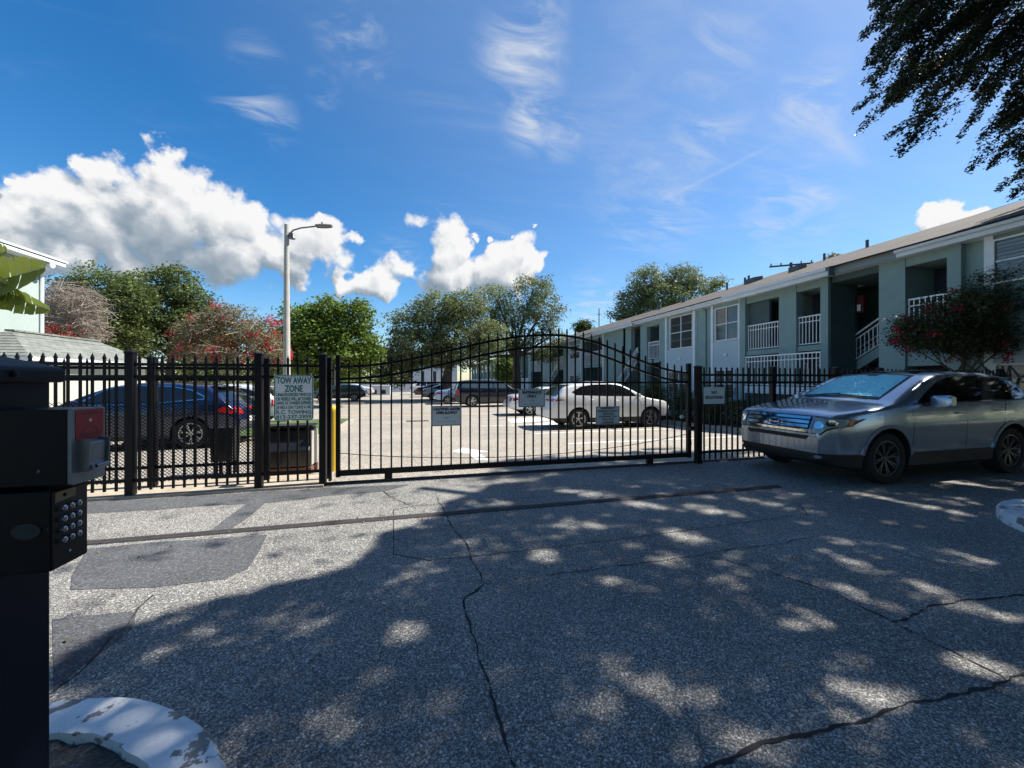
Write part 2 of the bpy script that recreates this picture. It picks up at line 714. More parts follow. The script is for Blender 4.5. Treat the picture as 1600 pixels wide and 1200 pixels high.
# ================================================================ the setting: ground
def asphalt(name, dark, light, frac=0.5, scale=95.0, tone=0.15, stain=0.0, specks=0.0):
    m = bpy.data.materials.new(name)
    m.use_nodes = True
    nt = m.node_tree
    L = nt.links.new
    N = nt.nodes.new
    b = nt.nodes['Principled BSDF']
    b.inputs['Roughness'].default_value = 0.86
    b.inputs['Specular IOR Level'].default_value = 0.35
    tc = N('ShaderNodeTexCoord')
    vo = N('ShaderNodeTexVoronoi')
    vo.inputs['Scale'].default_value = scale
    L(tc.outputs['Object'], vo.inputs['Vector'])
    sp = N('ShaderNodeSeparateColor')
    L(vo.outputs['Color'], sp.inputs[0])
    rp = N('ShaderNodeValToRGB')
    cr = rp.color_ramp
    cr.elements[0].position = 0.0
    cr.elements[0].color = (*[c * 0.55 for c in dark], 1)
    cr.elements[1].position = 1.0
    cr.elements[1].color = (*[min(1, c * 1.55) for c in light], 1)
    e = cr.elements.new(max(0.05, 1 - frac - 0.12))
    e.color = (*dark, 1)
    e = cr.elements.new(min(0.95, 1 - frac + 0.2))
    e.color = (*light, 1)
    L(sp.outputs[0], rp.inputs[0])
    n = N('ShaderNodeTexNoise')
    n.inputs['Scale'].default_value = 0.55
    n.inputs['Detail'].default_value = 8
    n.inputs['Roughness'].default_value = 0.62
    L(tc.outputs['Object'], n.inputs['Vector'])
    mr = N('ShaderNodeMapRange')
    mr.inputs['From Min'].default_value = 0.3
    mr.inputs['From Max'].default_value = 0.7
    mr.inputs['To Min'].default_value = 1 - tone
    mr.inputs['To Max'].default_value = 1 + tone
    L(n.outputs[0], mr.inputs['Value'])
    hs = N('ShaderNodeHueSaturation')
    L(rp.outputs[0], hs.inputs['Color'])
    L(mr.outputs[0], hs.inputs['Value'])
    last = hs.outputs[0]
    if stain:
        mp = N('ShaderNodeMapping')
        mp.inputs['Scale'].default_value = (0.16, 0.9, 1)
        L(tc.outputs['Object'], mp.inputs[0])
        n3 = N('ShaderNodeTexNoise')
        n3.inputs['Scale'].default_value = 1.3
        n3.inputs['Detail'].default_value = 9
        n3.inputs['Roughness'].default_value = 0.68
        L(mp.outputs[0], n3.inputs['Vector'])
        m3 = N('ShaderNodeMapRange')
        m3.inputs['From Min'].default_value = 0.5
        m3.inputs['From Max'].default_value = 0.72
        m3.inputs['To Max'].default_value = stain
        L(n3.outputs[0], m3.inputs['Value'])
        mx = N('ShaderNodeMix')
        mx.data_type = 'RGBA'
        L(m3.outputs[0], mx.inputs[0])
        L(last, mx.inputs[6])
        mx.inputs[7].default_value = (0.11, 0.11, 0.115, 1)
        last = mx.outputs[2]
    if specks:   # scattered pale stones showing in the worn surface
        v2 = N('ShaderNodeTexVoronoi')
        v2.inputs['Scale'].default_value = 62.0
        L(tc.outputs['Object'], v2.inputs['Vector'])
        s2 = N('ShaderNodeSeparateColor')
        L(v2.outputs['Color'], s2.inputs[0])
        a1 = N('ShaderNodeMath')
        a1.operation = 'GREATER_THAN'
        a1.inputs[1].default_value = 1 - specks
        L(s2.outputs[1], a1.inputs[0])
        a2 = N('ShaderNodeMath')
        a2.operation = 'LESS_THAN'
        a2.inputs[1].default_value = 0.40
        L(v2.outputs['Distance'], a2.inputs[0])
        a3 = N('ShaderNodeMath')
        a3.operation = 'MULTIPLY'
        L(a1.outputs[0], a3.inputs[0])
        L(a2.outputs[0], a3.inputs[1])
        mx2 = N('ShaderNodeMix')
        mx2.data_type = 'RGBA'
        L(a3.outputs[0], mx2.inputs[0])
        L(last, mx2.inputs[6])
        mx2.inputs[7].default_value = (0.62, 0.60, 0.56, 1)
        last = mx2.outputs[2]
    L(last, b.inputs['Base Color'])
    bp = N('ShaderNodeBump')
    bp.inputs['Strength'].default_value = 0.8
    bp.inputs['Distance'].default_value = 0.006
    bp.invert = True
    L(vo.outputs['Distance'], bp.inputs['Height'])
    L(bp.outputs[0], b.inputs['Normal'])
    MATS[name] = m
    return m


M_drive = asphalt('driveway_asphalt', (0.150, 0.148, 0.142), (0.35, 0.34, 0.31), 0.44, 165.0, 0.24, 0.26, 0.10)
M_lot = asphalt('car_park_asphalt', (0.27, 0.245, 0.206), (0.36, 0.325, 0.272), 0.5, 60.0, 0.12, 0.34)
M_patch = asphalt('sealed_patch', (0.095, 0.10, 0.107), (0.14, 0.145, 0.152), 0.3, 120.0, 0.30)
M_crack = mat('crack_fill', (0.018, 0.018, 0.02), 0.9)
M_conc = mat('concrete', (0.36, 0.33, 0.28), 0.85, var=0.25, vscale=5, bump=0.25, bscale=60)
M_soil = mat('island_soil', (0.085, 0.075, 0.065), 0.95, var=0.6, vscale=40, bump=1.0, bscale=70, col2=(0.20, 0.185, 0.165), mixscale=55, mixlo=0.55, mixhi=0.66)
M_kerb = mat('chipped_white_kerb_paint', (0.70, 0.71, 0.71), 0.7, var=0.12, vscale=12, bump=0.3, bscale=45, col2=(0.21, 0.20, 0.185), mixscale=8.0, mixlo=0.565, mixhi=0.58)
M_grass = mat('grass', (0.07, 0.11, 0.03), 0.9, var=0.5, vscale=6, bump=0.8, bscale=30)
M_lineW = mat('worn_white_paint', (0.72, 0.72, 0.70), 0.8, col2=(0.30, 0.29, 0.26), mixscale=7, mixlo=0.52, mixhi=0.68)
M_lineY = mat('worn_yellow_paint', (0.66, 0.40, 0.06), 0.8, col2=(0.32, 0.27, 0.19), mixscale=3.2, mixlo=0.46, mixhi=0.66)

o = MB().quad((-700, -700, -0.36), (700, -700, -0.36), (700, 1200, -0.36), (-700, 1200, -0.36)).build('ground', M_grass)
kind(o, 'structure')

drive = MB()
drive.quad((-26, -26, 0), (26, -26, 0), (26, 6.2, 0), (-26, 6.2, 0))
drive = kind(drive.build('driveway', M_drive), 'structure')
lot = MB()
ts = [6.2, 7, 7.7, 8.4, 9.1, 9.8, 10.5, 11.2, 11.9, 12.6, 13.3, 14, 20, 40, 110]
for i in range(len(ts) - 1):
    lot.quad((-30, ts[i], gz(ts[i])), (26, ts[i], gz(ts[i])), (26, ts[i + 1], gz(ts[i + 1])), (-30, ts[i + 1], gz(ts[i + 1])))
lot = kind(lot.build('car_park', M_lot, smooth=30), 'structure')


def ribbon(name, pts, w, m, parent, z=0.004, jit=0.0, step=0.12, wj=0.5, seed=1):
    rr = random.Random(seed)
    dense = []
    for a, b in zip(pts[:-1], pts[1:]):
        n = max(1, int((Vector(b) - Vector(a)).length / step))
        for i in range(n):
            dense.append(Vector(a).lerp(Vector(b), i / n))
    dense.append(Vector(pts[-1]))
    ox = oy = 0.0
    out = []
    for i, p in enumerate(dense):
        if 0 < i < len(dense) - 1:
            ox = ox * 0.7 + rr.uniform(-jit, jit)
            oy = oy * 0.7 + rr.uniform(-jit, jit)
            p = p + Vector((ox, oy, 0))
        out.append(p)
    mb = MB()
    for i, p in enumerate(out):
        d = (out[min(i + 1, len(out) - 1)] - out[max(i - 1, 0)])
        d.z = 0
        d.normalize()
        s = Vector((-d.y, d.x, 0))
        ww = w * (1 + rr.uniform(-wj, wj)) / 2
        mb.v.append((p.x + s.x * ww, p.y + s.y * ww, gz(p.y) + z))
        mb.v.append((p.x - s.x * ww, p.y - s.y * ww, gz(p.y) + z))
        if i:
            k = 2 * i
            mb.f.append((k - 2, k - 1, k + 1, k))
    return mb.build(name, m, parent)


def gpl(l):
    return [gp(*p) for p in l]


cracks = [
    ([(683, 776), (700, 815), (725, 850), (755, 912), (724, 940), (728, 965), (760, 1060), (805, 1200)], 0.013),
    ([(755, 912), (850, 900), (1000, 880), (1130, 862), (1280, 838)], 0.008),
    ([(1110, 872), (1200, 893), (1300, 925), (1400, 975), (1490, 1018), (1572, 1062)], 0.011),
    ([(1100, 1204), (1200, 1165), (1290, 1142), (1400, 1110), (1605, 1053)], 0.017),
    ([(1395, 972), (1460, 945), (1520, 935), (1600, 930)], 0.013),
    ([(588, 762), (620, 780), (650, 795)], 0.011),
    ([(1270, 838), (1400, 862), (1500, 890), (1590, 915)], 0.007),
    ([(1248, 790), (1262, 806)], 0.012),
    ([(80, 1085), (130, 1045), (175, 1000), (240, 930)], 0.012),
]
for k, (pl, w) in enumerate(cracks):
    ribbon('crack', gpl(pl), w * .72, M_crack, drive, jit=0.012, step=.05, wj=.85, seed=k + 3)
for k, pl in enumerate(([(615, 797), (615, 868)], [(615, 866), (670, 876), (800, 863), (1000, 839), (1240, 806)], [(615, 797), (650, 790), (760, 783), (900, 772)])):
    ribbon('saw_cut', gpl(pl), 0.007, M_crack, drive, jit=0.001, seed=k + 30, wj=0.25)


def patch_poly(name, pl, z, m, parent):
    ps = gpl(pl)
    return MB().add([(p.x, p.y, gz(p.y) + z) for p in ps], [tuple(range(len(ps)))]).build(name, m, parent)


patch_poly('asphalt_patch', [(136, 858), (236, 848), (418, 836), (405, 862), (388, 888), (352, 905), (240, 918), (110, 922), (112, 900)], 0.003, M_patch, drive)
patch_poly('asphalt_patch', [(322, 834), (352, 833), (392, 806), (436, 768), (412, 766), (375, 795)], 0.0055, M_patch, drive)
patch_poly('asphalt_patch', [(60, 785), (210, 781), (520, 762), (640, 757), (600, 768), (510, 775), (420, 786), (330, 790), (240, 797), (130, 803), (60, 806)], 0.003, M_patch, drive)
patch_poly('asphalt_patch', [(82, 968), (215, 955), (205, 985), (130, 1040), (84, 1080)], 0.003, M_patch, drive)

# painted marks in the car park
def mark(name, pl, m, z=0.004):
    return patch_poly(name, pl, z, m, lot)


mark('painted_arrow', [(706, 706), (722, 700), (766, 706), (747, 707), (766, 720), (742, 718), (732, 709)], M_lineW)
ribbon('painted_line', gpl([(529, 650), (590, 649.3), (645, 649)]), 0.14, M_lineY, lot, wj=0.1)
ribbon('painted_line', gpl([(655, 648.8), (700, 648.2), (765, 647.2)]), 0.10, M_lineY, lot, wj=0.3, seed=4)
for k, (t, s0, s1) in enumerate(((8.9, 3.6, 8.7), (11.75, 3.6, 9.2), (14.6, 2.4, 9.2), (17.3, 2.4, 9.2), (20.0, 2.4, 9.2), (22.7, 2.4, 9.2), (25.4, 2.4, 9.2), (28.1, 2.4, 9.2))):
    ribbon('painted_line', [Vector((s0, t, 0)), Vector(((s0 + s1) / 2, t, 0)), Vector((s1, t, 0))], 0.10, M_lineW, lot, wj=0.15, seed=k)
mark('painted_hatching', [(790, 655), (850, 652), (862, 657), (800, 661)], M_lineW)
mark('painted_hatching', [(836, 662), (880, 657), (892, 662), (842, 667)], M_lineW)
grate = MB()
gq = gp(652, 658)
for k in range(9):
    grate.box(gq.x - 0.42 + k * 0.1, gq.x - 0.36 + k * 0.1, gq.y - 0.2, gq.y + 0.2, gq.z + 0.002, gq.z + 0.012)
grate.box(gq.x - 0.46, gq.x + 0.5, gq.y - 0.24, gq.y - 0.2, gq.z + 0.002, gq.z + 0.014)
grate.box(gq.x - 0.46, gq.x + 0.5, gq.y + 0.2, gq.y + 0.24, gq.z + 0.002, gq.z + 0.014)
grate.build('drain_grate', mat('grate_iron', (0.05, 0.045, 0.04), 0.8), lot)

# raised islands with round painted kerbs
def island(name, cx, cy, r, w, tail, h=0.12, seed=1):
    """round-nosed traffic island: nose centre, outer radius, kerb width, straight tail towards -y"""
    rr = random.Random(seed)
    def outline(rad):
        pts = [(cx + rad * math.cos(a), cy + rad * math.sin(a)) for a in [math.pi * k / 40 for k in range(41)]]
        n = 14
        left = [(cx - rad, cy - tail * (k + 1) / n) for k in range(n)]
        right = [(cx + rad, cy - tail * (n - k) / n) for k in range(n)]
        return pts + left + right
    ou = outline(r)
    inn = outline(r - w)
    ou2 = outline(r - 0.02)
    n = len(ou)
    mb = MB()
    hs = [h + rr.uniform(-0.006, 0.006) for _ in range(n)]
    vs = []
    for i in range(n):
        j = rr.uniform(-0.006, 0.006)
        vs += [(ou[i][0] + j, ou[i][1], -0.02), (ou[i][0] + j, ou[i][1], h * 0.75), (ou2[i][0], ou2[i][1], hs[i]), (inn[i][0] + j, inn[i][1] + j, hs[i]), (inn[i][0], inn[i][1], 0.0)]
    fs = []
    for i in range(n):
        k = (i + 1) % n
        for q in range(4):
            fs.append((i * 5 + q, k * 5 + q, k * 5 + q + 1, i * 5 + q + 1))
    mb.add(vs, fs)
    kb = kind(mb.build(name, M_kerb, smooth=50), 'structure')
    so = MB()
    rings = 9
    vs = [(cx, cy - 0.0, h - 0.02)]
    fs = []
    for q in range(1, rings + 1):
        o2 = outline((r - w) * q / rings + 0.004) if q < rings else inn
        for (x, y) in o2:
            vs.append((x, y, h - 0.035 + rr.uniform(-0.012, 0.012)))
    for i in range(n):
        fs.append((0, 1 + i, 1 + (i + 1) % n))
    for q in range(rings - 1):
        for i in range(n):
            k = (i + 1) % n
            fs.append((1 + q * n + i, 1 + (q + 1) * n + i, 1 + (q + 1) * n + k, 1 + q * n + k))
    so.add(vs, fs)
    so.build('soil', M_soil, kb, smooth=60)
    return kb


island('kerb', -1.60, 1.03, 1.10, 0.19, 9.0, seed=2)
island('kerb', 6.80, 1.95, 1.05, 0.26, 9.0, seed=3)

# kerb and walk along the building, kerbed bed at the far left
def kerbbox(x0, x1, y0, y1, h=0.13, m=M_conc, name='kerb'):
    mb = MB()
    n = max(1, int((y1 - y0) / 2.5))
    for i in range(n):
        a = y0 + (y1 - y0) * i / n
        b = y0 + (y1 - y0) * (i + 1) / n - 0.008
        za, zb = gz(a), gz(b)
        mb.add([(x0, a, za - .05), (x1, a, za - .05), (x1, b, zb - .05), (x0, b, zb - .05), (x0, a, za + h), (x1, a, za + h), (x1, b, zb + h), (x0, b, zb + h)],
               [(0, 3, 2, 1), (4, 5, 6, 7), (0, 1, 5, 4), (1, 2, 6, 5), (2, 3, 7, 6), (3, 0, 4, 7)])
    return kind(mb.build(name, m), 'structure')


kerbbox(9.75, 9.92, 6.4, 62)
walk = MB()
for i in range(30):
    a, b = 6.4 + i * 1.9, 6.4 + (i + 1) * 1.9 - 0.012
    walk.add([(9.92, a, gz(a) + .11), (14.3, a, gz(a) + .11), (14.3, b, gz(b) + .11), (9.92, b, gz(b) + .11)], [(0, 1, 2, 3)])
kind(walk.build('footpath', M_conc), 'structure')
pa, pb = gp(440, 657), gp(497, 645)
bed = MB().prism([(-7.5, 12.2), (-3.1, 12.2), (-2.7, 12.6), (-2.6, 14.0), (-2.6, 17.4), (-7.5, 17.4)], -0.25, -0.09)
kind(bed.build('kerb', M_conc, bevel=0.02), 'structure')
bg_ = MB().prism([(-7.4, 12.35), (-3.2, 12.35), (-2.85, 12.65), (-2.75, 14.0), (-2.75, 17.3), (-7.4, 17.3)], -0.2, -0.06)
kind(bg_.build('lawn', M_grass), 'structure')
plinth = MB().box(-9.0, -1.30, 5.96, 6.72, -0.05, 0.035)
kind(plinth.build('fence_footing', mat('footing_concrete', (0.40, 0.34, 0.26), 0.9, var=0.3, vscale=8)), 'structure')

# ================================================================ the fence and the sliding gate
M_black = mat('black_fence_paint', (0.006, 0.0065, 0.009), 0.45, spec=0.22, var=0.25, vscale=9)
M_steel = mat('worn_steel', (0.16, 0.155, 0.15), 0.5, metal=0.7, var=0.3, vscale=14)
M_rust = mat('rail_rust', (0.045, 0.04, 0.04), 0.7, var=0.4, vscale=20)
TG = 6.05


def picket_mesh(w, h, spear=True, z0=0.0):
    mb = MB()
    a = w / 2
    if spear:
        zt = h - 0.075
        mb.box(-a, a, -a, a, z0, zt)
        b = a * 1.25
        mb.box(-b, b, -b, b, zt, zt + 0.012)
        mb.add([(-b, -b, zt + .012), (b, -b, zt + .012), (b, b, zt + .012), (-b, b, zt + .012), (0, 0, h)], [(0, 1, 4), (1, 2, 4), (2, 3, 4), (3, 0, 4)])
    else:
        mb.box(-a, a, -a, a, z0, h - 0.02)
        mb.add([(-a, -a, h - .02), (a, -a, h - .02), (a, a, h - .02), (-a, a, h - .02), (0, 0, h)], [(0, 1, 4), (1, 2, 4), (2, 3, 4), (3, 0, 4)])
    return mb.mesh('picket', M_black)


def post(parent, s, t, h, w=0.09):
    mb = MB().box(s - w / 2, s + w / 2, t - w / 2, t + w / 2, -0.02, h - 0.03)
    b = w / 2 + 0.008
    mb.box(s - b, s + b, t - b, t + b, h - 0.03, h - 0.012)
    mb.add([(s - b, t - b, h - .012), (s + b, t - b, h - .012), (s + b, t + b, h - .012), (s - b, t + b, h - .012), (s, t, h + .012)], [(0, 1, 4), (1, 2, 4), (2, 3, 4), (3, 0, 4)])
    return mb.build('post', M_black, parent, bevel=0.003)


def rail(parent, s0, s1, t, z, h=0.04, w=0.035):
    return MB().box(s0, s1, t - w / 2, t + w / 2, z - h / 2, z + h / 2).build('rail', M_black, parent)


def run_pickets(parent, s0, s1, t, pitch, me, skip=()):
    n = int((s1 - s0) / pitch)
    for k in range(n + 1):
        s = s0 + k * pitch
        if any(abs(s - q) < 0.07 for q in skip):
            continue
        link('picket', me, parent, (s, t, 0))


# left run in front
fl = thing('metal_fence', 'black spear-topped steel fence left of the gate carrying the green tow sign', 'fence', (-4.5, TG, 0))
fl.location = (0, 0, 0)
posts_l = [-1.32, -2.14, -3.62, -5.9]
for s in posts_l:
    post(fl, s, TG, 1.91)
me = picket_mesh(0.024, 1.88, z0=0.09)
run_pickets(fl, -8.4, -1.45, TG, 0.125, me, posts_l)
for z in (1.735, 1.575, 0.22):
    rail(fl, -8.6, -1.32, TG, z)
# second run behind it, with the expanded metal screen
fb = thing('metal_fence', 'second black fence backed with diamond mesh, just behind the spear-topped one', 'fence')
TB = 6.48
posts_b = [-3.62, -2.2, -5.9]
for s in posts_b:
    post(fb, s, TB, 1.86)
me = picket_mesh(0.017, 1.84, z0=0.1)
run_pickets(fb, -8.4 + 0.03, -2.25, TB, 0.25, me, posts_b)
for z in (1.70, 1.54, 0.30):
    rail(fb, -8.6, -2.2, TB, z)
sm = MB()
dw, dh, st = 0.052, 0.0235, 0.0095
s0, s1, z0, z1 = -8.4, -2.26, 0.10, 1.25
nx = int((s1 - s0) / dw)
nz = int((z1 - z0) / dh)
ty = TB - 0.03
vs, fs = [], []
for j in range(nz):
    for i in range(nx):
        x = s0 + (i + 0.5 * (j % 2)) * dw
        z = z0 + j * dh
        # two strands of a diamond, rising to either side
        for sg in (-1, 1):
            k = len(vs)
            xa, xb = x, x + sg * dw / 2
            za, zb = z, z + dh
            vs += [(xa, ty, za - st / 2), (xb, ty, zb - st / 2), (xb, ty + 0.004, zb + st / 2), (xa, ty + 0.004, za + st / 2)]
            fs.append((k, k + 1, k + 2, k + 3))
sm.v, sm.f = vs, fs
kind(sm.build('mesh_screen', M_black, fb, fix=False), 'stuff')

# right run
fr = thing('metal_fence', 'black picket fence right of the gate behind the silver car', 'fence')
ps_r = [at_t(1090, 0, TG).x + 0.01, at_t(1207, 0, TG).x, at_t(1305, 0, TG).x, 9.55, 11.5, 13.4]
for s in ps_r:
    post(fr, s, TG, 1.80, 0.10 if s == ps_r[0] else 0.085)
me = picket_mesh(0.024, 1.78, spear=False, z0=0.06)
run_pickets(fr, ps_r[0] + 0.13, 13.6, TG, 0.125, me, ps_r)
for z in (1.63, 1.49, 0.20):
    rail(fr, ps_r[0], 13.7, TG, z)

# guide post behind the left gate post
gpst = thing('gate_guide_post', 'black guide post with rollers behind the gate end post', 'post')
post(gpst, -1.30, 6.34, 1.88, 0.075)
for z in (1.62, 1.50):
    MB().lathe([(0.0, -0.05), (0.03, -0.05), (0.03, 0.05), (0.0, 0.05)], 'z', 14, (-1.20, 6.20, z)).build('roller', M_steel, gpst)
    MB().box(-1.30, -1.20, 6.19, 6.34, z + 0.05, z + 0.065).build('bracket', M_black, gpst)

# sliding gate
gate = thing('sliding_gate', 'long black arched sliding gate across the entrance', 'gate')
TGT = 6.12
G0, G1 = -1.13, 4.885
NP = 40


def bell(u):
    c = 0.60 - 0.02
    a = abs(u - 0.57) / (0.57 if u < 0.57 else 0.43)
    a = min(1, a)
    return 0.5 * (1 + math.cos(math.pi * min(1, a * 0.98)))


def ztop(u):
    return 1.725 - 0.06 * u + 0.60 * bell(u)


def zlow(u):
    return 1.545 - 0.05 * u + 0.575 * bell(u)


for fz in (ztop, zlow):
    mb = MB()
    n = 64
    pts = [(G0 + (G1 - G0) * k / n, fz(k / n)) for k in range(n + 1)]
    vs, fs = [], []
    for (x, z) in pts:
        vs += [(x, TGT - .018, z - .018), (x, TGT + .018, z - .018), (x, TGT + .018, z + .018), (x, TGT - .018, z + .018)]
    for k in range(n):
        for q in range(4):
            fs.append((4 * k + q, 4 * k + (q + 1) % 4, 4 * k + 4 + (q + 1) % 4, 4 * k + 4 + q))
    fs += [(0, 1, 2, 3), (4 * n + 3, 4 * n + 2, 4 * n + 1, 4 * n)]
    mb.add(vs, fs).build('arched_rail', M_black, gate, smooth=40)
MB().box(G0, G1, TGT - .016, TGT + .016, 1.475, 1.505).build('rail', M_black, gate)
MB().box(G0, G1, TGT - .03, TGT + .03, 0.115, 0.195).build('bottom_rail', M_black, gate, bevel=0.004)
MB().box(G0 - 0.03, G0 + 0.03, TGT - .03, TGT + .03, 0.10, 1.90).build('end_post', M_black, gate, bevel=0.004)
MB().box(G1 - 0.035, G1 + 0.035, TGT - .035, TGT + .035, 0.10, 1.84).build('end_post', M_black, gate, bevel=0.004)
for k in range(1, NP):
    u = k / NP
    s = G0 + (G1 - G0) * u
    h = ztop(u) + 0.115
    mb = MB().box(s - .0115, s + .0115, TGT - .0115, TGT + .0115, 0.19, h - 0.03)
    mb.lathe([(0.0, -0.03), (0.013, -0.028), (0.015, -0.012), (0.010, 0.004), (0.0, 0.012)], 'z', 8, (s, TGT, h))
    mb.build('picket', M_black, gate)
cab = [(G0 + (G1 - G0) * k / 24, TGT + 0.02, 0.27 + 0.245 * ((k / 24 - 0.46) / 0.5) ** 2 * (0.86 if k < 11 else 0.92)) for k in range(25)]
MB().tube(cab, 0.0055, 6).build('truss_rod', M_black, gate)
for px in (607, 1015):
    s = at_t(px, 0, TGT).x
    w = MB().box(s - .055, s + .055, TGT - .035, TGT + .035, 0.03, 0.125).build('wheel_bracket', M_black, gate, bevel=0.004)
    MB().lathe([(0.0, -0.02), (0.045, -0.02), (0.036, 0.0), (0.045, 0.02), (0.0, 0.02)], 'y', 20, (s, TGT, 0.058)).build('roller', M_steel, w)
lk = MB().box(G1 - 0.03, G1 + 0.05, TGT - 0.09, TGT - 0.035, 0.62, 0.68)
lk.box(G1 - 0.02, G1 + 0.02, TGT - 0.06, TGT - 0.035, 0.33, 0.41)
lk.build('catch', M_black, gate)
MB().lathe([(0.0, -0.012), (0.035, -0.012), (0.035, 0.012), (0.0, 0.012)], 'y', 18, (G1 - 0.16, TGT - 0.02, 0.86)).build('reflector', mat('reflector_white', (0.7, 0.7, 0.68), 0.3), gate)

t = MB().prism_x([(TGT - .05, 0.004), (TGT - .045, 0.012), (TGT - .01, 0.012), (TGT, 0.034), (TGT + .01, 0.012), (TGT + .045, 0.012), (TGT + .05, 0.004)], -7.2, 6.6)
tag(t.build('gate_track', M_rust), 'dark steel ground track that the sliding gate rolls on', 'track')
t = MB().prism_x([(4.38, 0.002), (4.39, 0.013), (4.42, 0.013), (4.43, 0.02), (4.445, 0.02), (4.455, 0.013), (4.485, 0.013), (4.495, 0.002)], -3.6, 5.05)
tag(t.build('disused_track', M_rust), 'disused dark steel track crossing the driveway in front of the gate', 'track')

# yellow bollard
bq = gp(521, 735)
M_yel = mat('bollard_yellow', (0.72, 0.47, 0.03), 0.45, var=0.12, vscale=8)
bo = MB().lathe([(0.0, 1.10), (0.04, 1.097), (0.075, 1.075), (0.092, 1.04), (0.095, 1.0), (0.095, -0.3)], 'z', 28)
tag(bo.build('bollard', M_yel, None, (bq.x, bq.y, bq.z), smooth=45), 'yellow round-topped steel bollard just behind the gate end', 'bollard')

# gate operator
op = thing('gate_operator', 'black hooded gate motor housing on a brick-red base behind the fence', 'gate motor', (-2.05, 6.98, 0))
MB().box(-0.36, 0.40, -0.22, 0.24, 0.0, 0.13).build('base', mat('brick_base', (0.16, 0.07, 0.05), 0.9, var=0.3, vscale=20), op)
hood = MB().prism_x([(-0.20, 0.13), (-0.24, 0.40), (-0.10, 0.56), (-0.09, 0.72), (0.20, 0.76), (0.22, 0.13)], -0.36, 0.38)
hood.build('housing', mat('operator_plastic', (0.012, 0.012, 0.014), 0.33), op, bevel=0.02)
MB().box(0.385, 0.40, -0.18, 0.2, 0.16, 0.70).build('side_cover', mat('operator_grey', (0.42, 0.41, 0.38), 0.5), op)
MB().box(-0.38, 0.40, -0.12, 0.23, 0.765, 0.80).build('lid', mat('operator_plastic'  , (0.012, 0.012, 0.014), 0.33), op, bevel=0.008)
# small bin beside it
bn = MB().add([(-.15, -.13, 0), (.15, -.13, 0), (.15, .13, 0), (-.15, .13, 0), (-.17, -.15, .55), (.17, -.15, .55), (.17, .15, .55), (-.17, .15, .55)],
              [(0, 3, 2, 1), (4, 5, 6, 7), (0, 1, 5, 4), (1, 2, 6, 5), (2, 3, 7, 6), (3, 0, 4, 7)])
bq2 = at_t(352, 0, 7.2)
bb = thing('utility_box', 'small dark utility box standing between the fences by the blue car', 'box', (bq2.x, 7.2, 0))
bn.build('box', mat('operator_plastic', (0.012, 0.012, 0.014), 0.33), bb, (0, 0, 0.22), bevel=0.01)
for (x, y) in ((-.1, -.09), (.1, -.09), (.1, .09), (-.1, .09)):
    MB().box(x - .02, x + .02, y - .02, y + .02, 0, 0.23).build('leg', M_black, bb)

# ================================================================ signs
M_signw = mat('sign_white', (0.80, 0.83, 0.84), 0.45, var=0.08, vscale=10)
M_green = mat('sign_green', (0.004, 0.17, 0.115), 0.45)
M_ink = mat('sign_ink', (0.02, 0.022, 0.03), 0.6)
M_faint = mat('sign_faint', (0.28, 0.34, 0.36), 0.6)
M_sgrey = mat('sign_grey', (0.62, 0.67, 0.68), 0.45, var=0.08, vscale=10)
M_edge = mat('sign_edge', (0.20, 0.24, 0.25), 0.5)
FR = (R(90), 0, 0)


def rrect(w, h, r, n=6):
    pts = []
    for (cx, cy, a0) in ((w / 2 - r, h / 2 - r, 0), (-w / 2 + r, h / 2 - r, 90), (-w / 2 + r, -h / 2 + r, 180), (w / 2 - r, -h / 2 + r, 270)):
        for k in range(n + 1):
            a = R(a0 + 90 * k / n)
            pts.append((cx + r * math.cos(a), cy + r * math.sin(a)))
    return pts


def sign(name, label, px0, px1, py0, py1, t, lines, panel, ink, border=None, rr=0.008):
    a, b = at_t(px0, py0, t), at_t(px1, py1, t)
    w = b.x - a.x
    zc = (at_t((px0 + px1) / 2, py0, t).z + at_t((px0 + px1) / 2, py1, t).z) / 2
    h = at_t((px0 + px1) / 2, py0, t).z - at_t((px0 + px1) / 2, py1, t).z
    o = thing(name, label, 'sign', ((a.x + b.x) / 2, t, zc))
    MB().prism_y(rrect(w, h, rr), -0.002, 0.002).build('panel', panel, o)
    if border:
        outer, inner = rrect(w - 0.012, h - 0.012, rr), rrect(w - 0.034, h - 0.034, max(0.004, rr - 0.006))
        n = len(outer)
        vs = [(p[0], -0.0042, p[1]) for p in outer] + [(p[0], -0.0042, p[1]) for p in inner]
        MB().add(vs, [(i, (i + 1) % n, n + (i + 1) % n, n + i) for i in range(n)]).build('border', border, o)
    for (s, yy, size, frac, m) in lines:
        text('lettering', s, size * h, m or ink, o, (0, -0.0045, yy * h), FR, width=frac * w, extrude=0.0006, bold=0.003 if size > 0.15 else 0.0013)
    for (x, z) in ((0, h / 2 - 0.02), (0, -h / 2 + 0.02)):
        MB().lathe([(0.0, -0.006), (0.006, -0.005), (0.007, -0.002)], 'y', 8, (x, 0, z)).build('bolt', M_steel, o)
    return o


G = M_green
sign('tow_sign', 'white and green tow away zone sign on the fence', 428, 490, 586, 657, TG - 0.045, [
    ('TOW AWAY', 0.375, 0.195, 0.88, G), ('ZONE', 0.195, 0.20, 0.46, G), ('UNAUTHORIZED VEHICLES', 0.065, 0.10, 0.88, G),
    ('OR VESSELS WILL BE TOWED', -0.03, 0.10, 0.88, G), ('AWAY AT OWNERS EXPENSE', -0.12, 0.10, 0.88, G), ('24 HRS A DAY 7 DAYS A WK', -0.215, 0.10, 0.88, G),
    ('R.C. TOWING', -0.32, 0.115, 0.88, G), ('813-237-2959', -0.42, 0.10, 0.88, G)], M_signw, G, G, rr=0.045)
TS = TGT - 0.035


